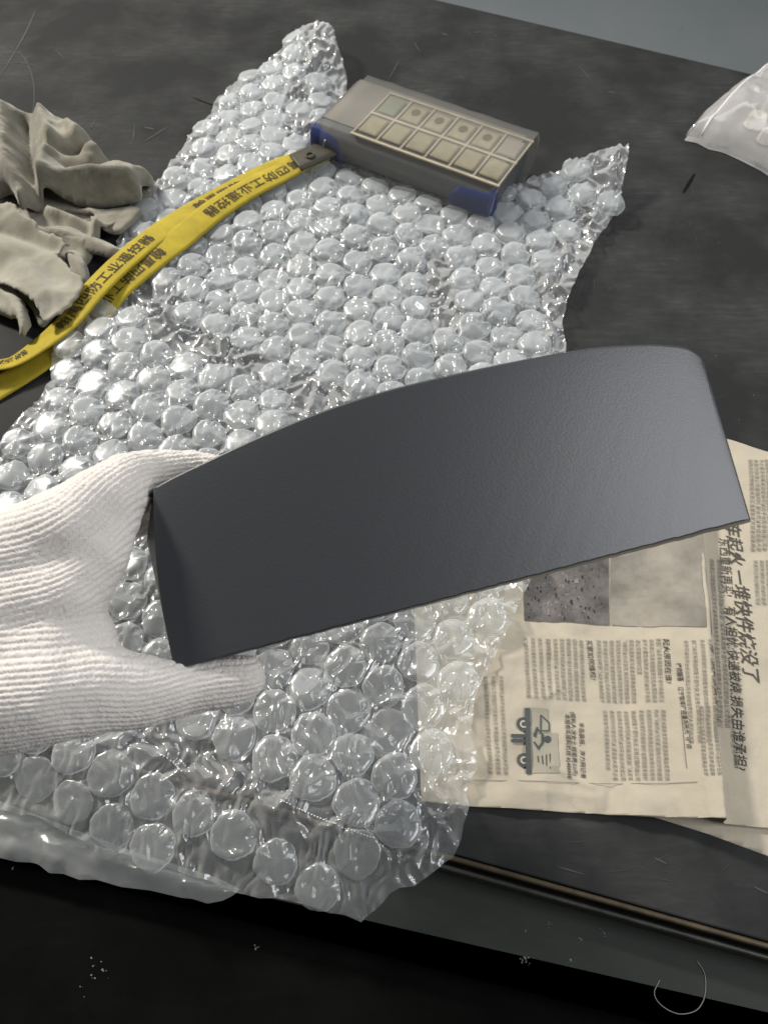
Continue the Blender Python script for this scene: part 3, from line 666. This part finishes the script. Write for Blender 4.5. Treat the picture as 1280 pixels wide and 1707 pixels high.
cd = co[:, 1]*CP-(co[:, 2]-CAMH)*SP; cx = co[:, 0]; cy = -(co[:, 1]*SP+(co[:, 2]-CAMH)*CP)
def branch(px, dep):
    c = catmull([((a-640)/FPX*d, (b_-853.5)/FPX*d) for (a, b_), d in zip(px, dep)], 6); return c
B1 = branch([(-330, 985), (-150, 970), (0, 945), (95, 925), (165, 885), (207, 828), (245, 796), (300, 784), (360, 786), (450, 800)], [.37]*6+[.38, .39, .40, .42])
B2 = branch([(-330, 1170), (-150, 1165), (0, 1152), (110, 1143), (190, 1143), (250, 1148), (320, 1140), (430, 1122)], [.36]*5+[.365, .37, .376])
def st(c):
    best = np.full(nv, 9.); s = np.zeros(nv); t = np.zeros(nv); acc = 0
    for i in range(len(c)-1):
        d = c[i+1]-c[i]; L = np.linalg.norm(d); d = d/L; rx = cx-c[i][0]; ry = cy-c[i][1]
        q = np.clip(rx*d[0]+ry*d[1], 0, L); ex = rx-q*d[0]; ey = ry-q*d[1]; D = np.hypot(ex, ey); k = D < best
        best = np.where(k, D, best); s = np.where(k, acc+q, s); t = np.where(k, D*np.sign(d[0]*ey-d[1]*ex), t); acc += L
    return best, s, t
b1, s1, t1 = st(B1); b2, s2, t2 = st(B2)
use2 = (b2*1.0 < b1*1.05)
s_ = np.where(use2, s2, s1); t_ = np.where(use2, t2, t1)
t_ = t_*(1+.06*vn(cx*40, cy*40, 3))+.0008*vn(cx*35, cy*35, 4); s_ = s_+.0006*vn(cx*80, cy*80, 5)
WT = .00265; LT = .00165
row = np.floor(t_/WT); ft = np.abs((t_/WT-row)-.5)*2              # 0 on the rib, 1 in the groove
ph = s_/LT+(row % 2)*.5
groove = np.exp(-((1-ft)/.42)**2)
lumps = .5+.5*np.cos(2*np.pi*ph)
disp = -.00125*groove*(.12+.88*lumps**1.5)+.00010*np.cos(2*np.pi*ph)*(1-groove)+.0011*fbm(cx*45, cy*45, 9, 2)+.00022*vn(co[:, 0]*900, co[:, 1]*900+co[:, 2]*700, 7)
co = co+no*disp[:, None]; hm.vertices.foreach_set('co', co.ravel()); hm.update()
hm.polygons.foreach_set('use_smooth', [True]*len(hm.polygons))
M_glove = mat('white_cotton_knit', (.69, .645, .60), .95, .1, var=(.75, .705, .66), vscale=26, bump=.3, bscale=1400, bdist=.0004, sheen=.25)
hm.materials.append(M_glove)
hand = bpy.data.objects.new('gloved_hand', hm); COL.objects.link(hand)
tag(hand, 'hand in a white knitted cotton glove gripping the charcoal metal piece', 'hand')

# ================================================================== REMOTE CONTROL
RZ = .048; RA = P(600, 128, RZ); RB = P(894, 228, RZ); RD = P(550, 211, RZ)
rex = (RB-RA).normalized(); rey = Vector((-rex.y, rex.x, 0)); RLN = (RB-RA).length; RWD = abs((RA-RD).dot(rey))
remote = empty('remote_control', (RA.x, RA.y, .0), math.atan2(rex.y, rex.x))
tag(remote, 'worn grey industrial remote control with twelve keys and blue corners', 'remote control')
def rl(p): q = p-Vector((RA.x, RA.y, 0)); return q.dot(rex), q.dot(rey)
M_body = mat('grey_plastic', (.075, .078, .085), .5, .5, var=(.10, .10, .10), vscale=25)
M_face = mat('worn_grey_panel', (.12, .108, .09), .5, .4, var=(.19, .17, .14), vscale=16, detail=8)
M_blue = mat('blue_rubber', (.012, .035, .17), .5, .4, var=(.02, .03, .10), vscale=60)
M_frame = mat('aged_ivory_frame', (.46, .40, .28), .5, .4, var=(.33, .28, .19), vscale=60)
M_key = mat('yellowed_key', (.31, .265, .165), .55, .4, var=(.21, .18, .11), vscale=70)
M_key2 = mat('green_key', (.15, .165, .115), .55, .4, var=(.19, .195, .14), vscale=70)
M_key3 = mat('grey_key', (.22, .195, .16), .55, .4, var=(.26, .23, .185), vscale=70)
M_dot = mat('finger_wear', (.10, .085, .055), .7, .2)
M_sleeve = film_mat('clear_sleeve', .06, .34, (.70, .66, .58), rough=.30, bstr=.2, bscale=25, bdist=.002, gl=.6, ior=1.4)
def rbox(name, x0, x1, y0, y1, z0, z1, m, par, bev=.002, top_in=0):
    V = [(x0, y0, z0), (x1, y0, z0), (x1, y1, z0), (x0, y1, z0), (x0+top_in, y0+top_in, z1), (x1-top_in, y0+top_in, z1), (x1-top_in, y1-top_in, z1), (x0+top_in, y1-top_in, z1)]
    o = mobj(name, V, [(3, 2, 1, 0), (4, 5, 6, 7), (0, 1, 5, 4), (1, 2, 6, 5), (2, 3, 7, 6), (3, 0, 4, 7)], m, par)
    if bev:
        b = o.modifiers.new('b', 'BEVEL'); b.width = bev; b.segments = 3
        o.data.polygons.foreach_set('use_smooth', [True]*6); o.modifiers.new('wn', 'WEIGHTED_NORMAL')
    return o
# body: rounded cross-section along the length
prof = [(-RWD+.004, .012), (-RWD-.004, .018), (-RWD-.006, .028), (-RWD-.003, .040), (-RWD+.003, .0465), (-RWD+.010, RZ-.0005), (-.006, RZ-.0005), (0, .044), (.002, .030), (-.002, .013), (-.010, .009), (-RWD+.012, .009)]
V = []; F = []; np_ = len(prof)
for x in (0, RLN-.006):
    for a, b_ in prof: V.append((x, a, b_))
for k in range(np_): F.append((k, (k+1) % np_, np_+(k+1) % np_, np_+k))
F += [tuple(range(np_-1, -1, -1)), tuple(range(np_, 2*np_))]
ob = mobj('body', V, F, M_body, remote)
bm = bmesh.new(); bm.from_mesh(ob.data); bmesh.ops.recalc_face_normals(bm, faces=bm.faces); bm.to_mesh(ob.data); bm.free()
b = ob.modifiers.new('b', 'BEVEL'); b.width = .002; b.segments = 3; b.limit_method = 'ANGLE'; b.angle_limit = .3; ob.data.polygons.foreach_set('use_smooth', [True]*len(ob.data.polygons)); ob.modifiers.new('wn', 'WEIGHTED_NORMAL')
rbox('face_panel', .003, RLN-.009, -RWD+.010, -.004, RZ-.001, RZ+.0006, M_face, remote, .0005)
# blue end bumpers, wrapping the lower front corners
def bumper(x0, x1, name):
    V = []; F = []; pr = [(-RWD+.006, .0085), (-RWD-.0065, .015), (-RWD-.0085, .024), (-RWD-.0075, .034), (-RWD-.003, .0405), (-RWD+.012, .038), (-RWD+.016, .012)]
    n = len(pr); xs = [x0, x0+(x1-x0)*.2, x0+(x1-x0)*.8, x1]; ks = [1.14, 1.12, .98, .68] if x0 < .05 else [.72, .95, 1, 1]
    for x, k in zip(xs, ks):
        for a, b_ in pr: V.append((x, a, .009+(b_-.009)*k))
    for i in range(3):
        for k in range(n): F.append((i*n+k, i*n+(k+1) % n, (i+1)*n+(k+1) % n, (i+1)*n+k))
    F += [tuple(range(n-1, -1, -1)), tuple(range(3*n, 4*n))]
    o = mobj(name, V, F, M_blue, remote)
    bm = bmesh.new(); bm.from_mesh(o.data); bmesh.ops.recalc_face_normals(bm, faces=bm.faces); bm.to_mesh(o.data); bm.free()
    b = o.modifiers.new('b', 'BEVEL'); b.width = .0018; b.segments = 2; b.limit_method = 'ANGLE'; b.angle_limit = .35; o.data.polygons.foreach_set('use_smooth', [True]*len(o.data.polygons)); o.modifiers.new('wn', 'WEIGHTED_NORMAL')
    return o
bumper(-.003, .036, 'corner_bumper'); bumper(RLN-.047, RLN-.003, 'corner_bumper')
rbox('end_cap', -.004, .0035, -RWD+.002, -.001, .010, .043, M_blue, remote, .002)
# keypad
k11 = rl(P(480+490/2.909, 60+340/2.909, RZ)); k16 = rl(P(480+1055/2.909, 60+550/2.909, RZ)); k21 = rl(P(480+435/2.909, 60+450/2.909, RZ)); k26 = rl(P(480+1010/2.909, 60+655/2.909, RZ))
kp = (k16[0]-k11[0])/5; ky1 = (k11[1]+k16[1])/2; ky2 = (k21[1]+k26[1])/2; kx0 = (k11[0]+k21[0])/2; kr = abs(ky1-ky2)
fx0, fx1, fy0, fy1 = kx0-kp*.56, kx0+kp*5.56, ky2-kr*.56, ky1+kr*.56
for y_ in (fy0, (ky1+ky2)/2, fy1): rbox('frame_rail', fx0, fx1, y_-.0016, y_+.0016, RZ+.0002, RZ+.0022, M_frame, remote, .0007)
for i in range(7):
    x_ = kx0+(i-.5)*kp
    rbox('frame_bar', x_-.0011, x_+.0011, fy0+.0017, fy1-.0017, RZ+.0002, RZ+.0020, M_frame, remote, .0007)
for r_ in range(2):
    for i in range(6):
        x_ = kx0+i*kp; y_ = ky1 if r_ == 0 else ky2; hx, hy = kp*.40, kr*.38
        m_ = M_key2 if (r_ == 0 and i == 0) else M_key3 if (r_ == 0 and i == 5) else M_key
        k_ = rbox('key', x_-hx, x_+hx, y_-hy, y_+hy, RZ+.0002, RZ+.0028, m_, remote, .0016, .0012)
        if r_ == 0 and 0 < i < 5:
            V = [(x_+math.cos(a)*kp*.17, y_+.002+math.sin(a)*kr*.16, RZ+.0031) for a in [2*math.pi*q/16 for q in range(16)]]
            d_ = mobj('worn_spot', V, [tuple(range(16))], M_dot, k_)
# clear sleeve round the remote, open at the right end
V = []; F = []; sp_ = [(-RWD+.002, .0070), (-RWD-.0095, .013), (-RWD-.0115, .026), (-RWD-.006, .043), (-RWD+.006, RZ+.0048), (-.05, RZ+.0052), (.0, RZ+.0048), (.006, .043), (.006, .028), (0, .011), (-.012, .0072)]
n = len(sp_); xs = np.linspace(.010, RLN+.001, 14)
for i, x in enumerate(xs):
    for a, b_ in sp_: V.append((x, a+.0006*float(vn(i*.7, a*90, 1)), b_+.0007*float(vn(i*.9, a*70, 2))))
for i in range(len(xs)-1):
    for k in range(n): F.append((i*n+k, i*n+(k+1) % n, (i+1)*n+(k+1) % n, (i+1)*n+k))
mobj('clear_sleeve', V, [f[::-1] for f in F], M_sleeve, remote, True)
e_ = rl(P(598, 127, RZ+.005)); tube('sleeve_seam', [(RLN+.001, a, b_) for a, b_ in sp_[2:9]], .0004, M_sleeve, remote, 6)

# ================================================================== STRAP
M_strap = mat('yellow_webbing', (.47, .365, .026), .7, .25, var=(.34, .26, .025), vscale=45, detail=8)
nt = M_strap.node_tree; wv = nt.nodes.new('ShaderNodeTexWave'); wv.bands_direction = 'X'; wv.inputs['Scale'].default_value = 250; uvn = nt.nodes.new('ShaderNodeUVMap')
bpn = nt.nodes.new('ShaderNodeBump'); bpn.inputs['Strength'].default_value = .6; bpn.inputs['Distance'].default_value = .0005
nt.links.new(uvn.outputs[0], wv.inputs['Vector']); nt.links.new(wv.outputs['Fac'], bpn.inputs['Height']); nt.links.new(bpn.outputs[0], nt.nodes['Principled BSDF'].inputs['Normal'])
M_sink = mat('strap_ink', (.045, .030, .022), .7, .2)
M_tab = mat('dark_leather', (.035, .032, .02), .55, .4, var=(.07, .062, .04), vscale=60)
M_metal = mat('dull_steel', (.35, .35, .34), .35, .5, metal=.8)
strap = empty('lanyard_strap', tuple(P(300, 400)))
tag(strap, 'yellow lanyard strap with Chinese lettering running from remote control over wrap', 'strap')
class Ribbon:
    def __init__(s, pts, width, roll):       # pts: (px, py, z)
        c = catmull([tuple(P(a, b_, z)) for a, b_, z in pts], 10); s.c = c; d = np.gradient(c, axis=0); d /= np.linalg.norm(d, axis=1)[:, None]
        s.d = d; s.L = np.concatenate([[0], np.cumsum(np.linalg.norm(np.diff(c, axis=0), axis=1))]); s.w = width
        side = np.stack([-d[:, 1], d[:, 0], np.zeros(len(d))], 1); side /= np.linalg.norm(side, axis=1)[:, None]
        r = np.interp(np.linspace(0, 1, len(c)), np.linspace(0, 1, len(roll)), roll)
        upv = np.cross(d, side); s.side = side*np.cos(r)[:, None]+upv*np.sin(r)[:, None]; s.n = np.cross(d, s.side)
    def at(s, l, t, lift=0):
        o = []
        f = np.clip(np.interp(l, s.L, np.arange(len(s.L))), 0, len(s.L)-1)
        g = lambda A: np.stack([np.interp(f, np.arange(len(s.L)), A[:, k]) for k in range(3)], 1)
        t = np.asarray(t)[:, None]
        return g(s.c)+g(s.side)*t+g(s.n)*(lift-.0012*(t/(s.w/2))**2)
    def mesh(s, name):
        n = 9; V = []; F = []; UV = []
        for l in s.L:
            q = s.at(np.full(n, l), np.linspace(-s.w/2, s.w/2, n)); V += [tuple(x) for x in q]; UV += [(l, k/n*s.w) for k in range(n)]
        for i in range(len(s.L)-1):
            for k in range(n-1): a = i*n+k; F.append((a, a+n, a+n+1, a+1))
        o = mobj(name, V, F, M_strap, strap, True); uv = o.data.uv_layers.new(name='UVMap')
        for lp in o.data.loops: uv.data[lp.index].uv = UV[lp.vertex_index]
        sd = o.modifiers.new('t', 'SOLIDIFY'); sd.thickness = .0011; sd.offset = -1; keep(o); return o
    def text(s, body, l0, l1, h, t0, flip):
        v, f = text_mesh(body, .007, 0, 3); wd = v[:, 0].max(); x = v[:, 0]/wd; y = v[:, 1]
        l = l0+(l1-l0)*x; t = t0+(h*y if not flip else -h*y)
        q = s.at(l, t, .0006); keep(mobj('lettering', q, f, M_sink, strap))
    def near(s, px, py, z=.018):
        p = np.array(tuple(P(px, py, z))); return s.L[np.argmin(np.linalg.norm(s.c[:, :2]-p[:2], axis=1))]
RBa = Ribbon([(538, 250, .027), (505, 265, .026), (470, 285, .0225), (415, 312, .022), (355, 350, .022), (300, 395, .022), (245, 437, .021), (195, 480, .0165), (160, 522, .0105), (120, 562, .006), (60, 604, .004), (0, 641, .003), (-60, 675, .003)], .0295, [0, .05, -.05, .0, .05, .1, 0])
RBb = Ribbon([(500, 264, .0245), (455, 280, .020), (390, 312, .0195), (325, 347, .020), (265, 385, .021), (205, 433, .023), (155, 482, .022), (110, 535, .018), (65, 572, .013), (20, 600, .010), (-20, 606, .010), (-80, 612, .010)], .029, [0, .05, .1, .1, .1, .15, .25, .4, .55, .6])
RBa.mesh('webbing'); RBb.mesh('webbing')
NAME = '翰禹四防工业遥控器'
# letter heights run across the band; band A reads away from the remote, band B towards it
hA = .0145
RBa.text(NAME, RBa.near(516, 262), RBa.near(338, 362), hA, .0045 if False else -.0052, False)
RBa.text(NAME, RBa.near(268, 418), RBa.near(130, 552), hA, -.0052, False)
RBb.text(NAME, RBb.near(96, 545), RBb.near(246, 397), hA, .0052, True)
RBb.text('翰禹四防', RBb.near(322, 347), RBb.near(400, 308), hA, .0052, True)
RBb.text('控器', RBb.near(-10, 606), RBb.near(50, 582), hA*.9, .004, True)
# end tab with snap stud, and the link to the remote
RT = Ribbon([(548, 246, .0275), (535, 251, .0285), (515, 260, .0285), (492, 270, .0275)], .0275, [0, 0])
n = 5; V = []; F = []
for l in RT.L:
    q = RT.at(np.full(n, l), np.linspace(-.0138, .0138, n), .0012); V += [tuple(x) for x in q]
for i in range(len(RT.L)-1):
    for k in range(n-1): a = i*n+k; F.append((a, a+n, a+n+1, a+1))
o = mobj('leather_tab', V, F, M_tab, strap, True); keep(o); sd = o.modifiers.new('t', 'SOLIDIFY'); sd.thickness = .0025; sd.offset = -1
c_ = P(517, 259, .0302); keep(tube('snap_stud', [(c_.x+.0042*math.cos(a), c_.y+.0042*math.sin(a), c_.z+.0004) for a in [2*math.pi*k/20 for k in range(20)]], .0009, M_tab, strap, 8, True))
a_ = P(541, 243, .03); b_ = P(550, 240, .03); keep(tube('link_ring', [tuple(a_+(b_-a_)*(.5+.7*math.cos(t))+Vector((0, 0, .006*math.sin(t)))) for t in [2*math.pi*k/18 for k in range(18)]], .0009, M_metal, strap, 8, True))

# ================================================================== CHAMOIS CLOTH
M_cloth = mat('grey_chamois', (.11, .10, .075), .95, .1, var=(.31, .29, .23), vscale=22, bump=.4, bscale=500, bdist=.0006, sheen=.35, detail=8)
cloth = empty('chamois_cloth', tuple(P(60, 380)))
tag(cloth, 'crumpled grey beige chamois cloth lying beside the yellow strap', 'cloth')
def fold(px, z0, zf, step=.0021, thick=.0016, jag=0):
    pts = catmull([tuple(P(a, b_, z0))[:2] for a, b_ in px]+[tuple(P(*px[0], z0))[:2]], 6)[:-1]
    if jag: pts = pts+np.random.normal(0, jag, pts.shape)
    o = sheet('fold', pts, step, zf, M_cloth, cloth, thick); return keep(o)
def ridge(x, y, pl_, wd, amp, z=.02):
    c = [tuple(P(a, b_, z))[:2] for a, b_ in pl_]; q = linedist(c, x, y)+.0025*vn(x*45, y*45, 9); return amp*(.6*np.exp(-(q/wd)**2)+.5*np.exp(-np.abs(q)/wd*1.6))
dome = lambda d, r: np.sqrt(np.clip(1-(1-np.clip(d/r, 0, 1))**2, 0, 1))
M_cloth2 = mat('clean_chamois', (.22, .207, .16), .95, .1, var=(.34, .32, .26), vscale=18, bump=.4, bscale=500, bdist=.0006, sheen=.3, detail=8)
rid = lambda x, y, s_: 1-np.abs(fbm(x, y, s_, 3))
# broad underlying layer
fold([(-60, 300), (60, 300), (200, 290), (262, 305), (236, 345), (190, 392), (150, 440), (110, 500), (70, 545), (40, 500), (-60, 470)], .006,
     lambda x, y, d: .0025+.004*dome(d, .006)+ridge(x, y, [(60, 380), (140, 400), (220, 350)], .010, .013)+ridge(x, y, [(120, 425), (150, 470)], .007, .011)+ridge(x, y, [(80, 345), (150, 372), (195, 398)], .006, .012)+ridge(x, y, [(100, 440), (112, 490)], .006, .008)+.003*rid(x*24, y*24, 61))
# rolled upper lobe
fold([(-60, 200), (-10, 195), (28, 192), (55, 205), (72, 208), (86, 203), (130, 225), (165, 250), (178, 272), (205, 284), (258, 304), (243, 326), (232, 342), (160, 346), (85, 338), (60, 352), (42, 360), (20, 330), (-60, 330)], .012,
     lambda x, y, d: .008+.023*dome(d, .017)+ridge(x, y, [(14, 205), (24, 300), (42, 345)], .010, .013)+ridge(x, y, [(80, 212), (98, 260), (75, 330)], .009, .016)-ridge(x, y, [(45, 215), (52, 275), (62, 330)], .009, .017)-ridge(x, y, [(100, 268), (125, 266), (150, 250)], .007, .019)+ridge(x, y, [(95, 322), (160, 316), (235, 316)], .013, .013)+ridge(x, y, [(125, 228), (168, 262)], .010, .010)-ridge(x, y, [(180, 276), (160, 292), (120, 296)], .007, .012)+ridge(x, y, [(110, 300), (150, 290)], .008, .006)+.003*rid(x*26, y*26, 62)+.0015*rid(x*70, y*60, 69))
# narrow hanging fold
fold([(90, 346), (140, 346), (200, 342), (236, 346), (224, 366), (205, 384), (180, 384), (160, 378), (152, 366), (156, 356), (130, 350)], .016, lambda x, y, d: .012+.004*dome(d, .004)+ridge(x, y, [(150, 350), (154, 370), (180, 384)], .004, .007)+.002*fbm(x*40, y*40, 63))
fold([(70, 374), (110, 372), (150, 388), (200, 412), (190, 425), (150, 416), (95, 400)], .018, lambda x, y, d: .013+.004*dome(d, .004)+ridge(x, y, [(85, 384), (140, 396), (190, 416)], .006, .006)+.0015*fbm(x*40, y*40, 66))
fold([(105, 418), (125, 414), (140, 430), (150, 462), (146, 475), (128, 470), (118, 445)], .015, lambda x, y, d: .011+.004*dome(d, .004)+ridge(x, y, [(112, 420), (132, 440), (142, 470)], .005, .006))
# raw edged front flap
o = fold([(-60, 335), (0, 342), (16, 341), (27, 346), (38, 360), (60, 371), (70, 383), (95, 391), (106, 402), (91, 409), (97, 424), (118, 446), (139, 464), (122, 500), (76, 531), (60, 507), (40, 490), (-10, 464), (-60, 450)], .030,
     lambda x, y, d: .027+.0045*np.exp(-d/.006)+.003*dome(d, .003)-ridge(x, y, [(-20, 385), (50, 402), (96, 420)], .011, .011)+ridge(x, y, [(-20, 415), (50, 445), (85, 505)], .016, .010)-ridge(x, y, [(60, 440), (100, 480)], .010, .006)-.006*sstep(0, .06, (P(60, 400).y-y))+.0022*rid(x*26, y*26, 64), jag=.0008)
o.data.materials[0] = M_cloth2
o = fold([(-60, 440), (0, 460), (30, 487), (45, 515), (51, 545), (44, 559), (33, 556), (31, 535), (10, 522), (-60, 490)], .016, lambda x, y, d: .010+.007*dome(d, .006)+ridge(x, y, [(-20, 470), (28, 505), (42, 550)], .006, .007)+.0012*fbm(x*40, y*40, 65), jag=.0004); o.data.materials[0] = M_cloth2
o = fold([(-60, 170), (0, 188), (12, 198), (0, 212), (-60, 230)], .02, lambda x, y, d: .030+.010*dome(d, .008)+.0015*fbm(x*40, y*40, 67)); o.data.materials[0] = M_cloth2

# ================================================================== ZIP BAG
M_bag = film_mat('bag_film', .38, .85, (.82, .80, .78), rough=.14, bstr=.5, bscale=22, bdist=.004, trans=.4)
M_in = mat('pale_part', (.72, .68, .58), .4, .5)
bag = empty('zip_bag', tuple(P(1300, 200)))
tag(bag, 'clear plastic zip bag holding pale pieces at the bench far edge', 'bag')
bz = .018
bp_ = [tuple(P(a, b_, bz if a > 1180 else .012))[:2] for a, b_ in ((1145, 219), (1172, 186), (1200, 156), (1225, 136), (1262, 112), (1300, 88), (1420, 70), (1430, 330), (1340, 305), (1280, 262), (1240, 242), (1215, 231), (1190, 225), (1166, 223))]
def bagz(x, y, d): return .007+.028*dome(d, .05)+.004*fbm(x*30, y*14, 71)*np.clip(d/.01, 0, 1)+.0035*(worley(x*42, y*30, 72)[0]-.4)*np.clip(d/.006, 0, 1)
o = sheet('top_film', bp_, .0025, bagz, M_bag, bag); keep(o)
o = sheet('bottom_film', bp_, .006, lambda x, y, d: np.full(x.shape, .0012), M_bag, bag); keep(o)
zc = catmull([tuple(P(a, b_, .016))[:2] for a, b_ in ((1168, 222), (1200, 188), (1240, 146), (1285, 104))], 10); zc = zc[1:]
dq, _, _ = polydist(np.array(bp_), zc[:, 0], zc[:, 1]); zz = bagz(zc[:, 0], zc[:, 1], dq)
o = tube('zip_seal', np.column_stack([zc, zz+.0006]), .0012, mat('zip_white', (.82, .80, .79), .3), bag, 8); keep(o)
for a, b_, s in ((1262, 196, .012), (1290, 178, .014), (1282, 222, .011), (1310, 210, .013)):
    p = P(a, b_, .012); V = []
    h_ = s*.55
    for z in (0, 1):
        for k in range(8):
            an = k*math.pi/4+.3; V.append((p.x+s*math.cos(an)*(1-.15*z), p.y+s*.8*math.sin(an)*(1-.15*z), .003+z*h_*2))
    F = [tuple(range(7, -1, -1)), tuple(range(8, 16))]+[(k, (k+1) % 8, 8+(k+1) % 8, 8+k) for k in range(8)]
    o = mobj('content_piece', V, F, M_in, bag); keep(o)
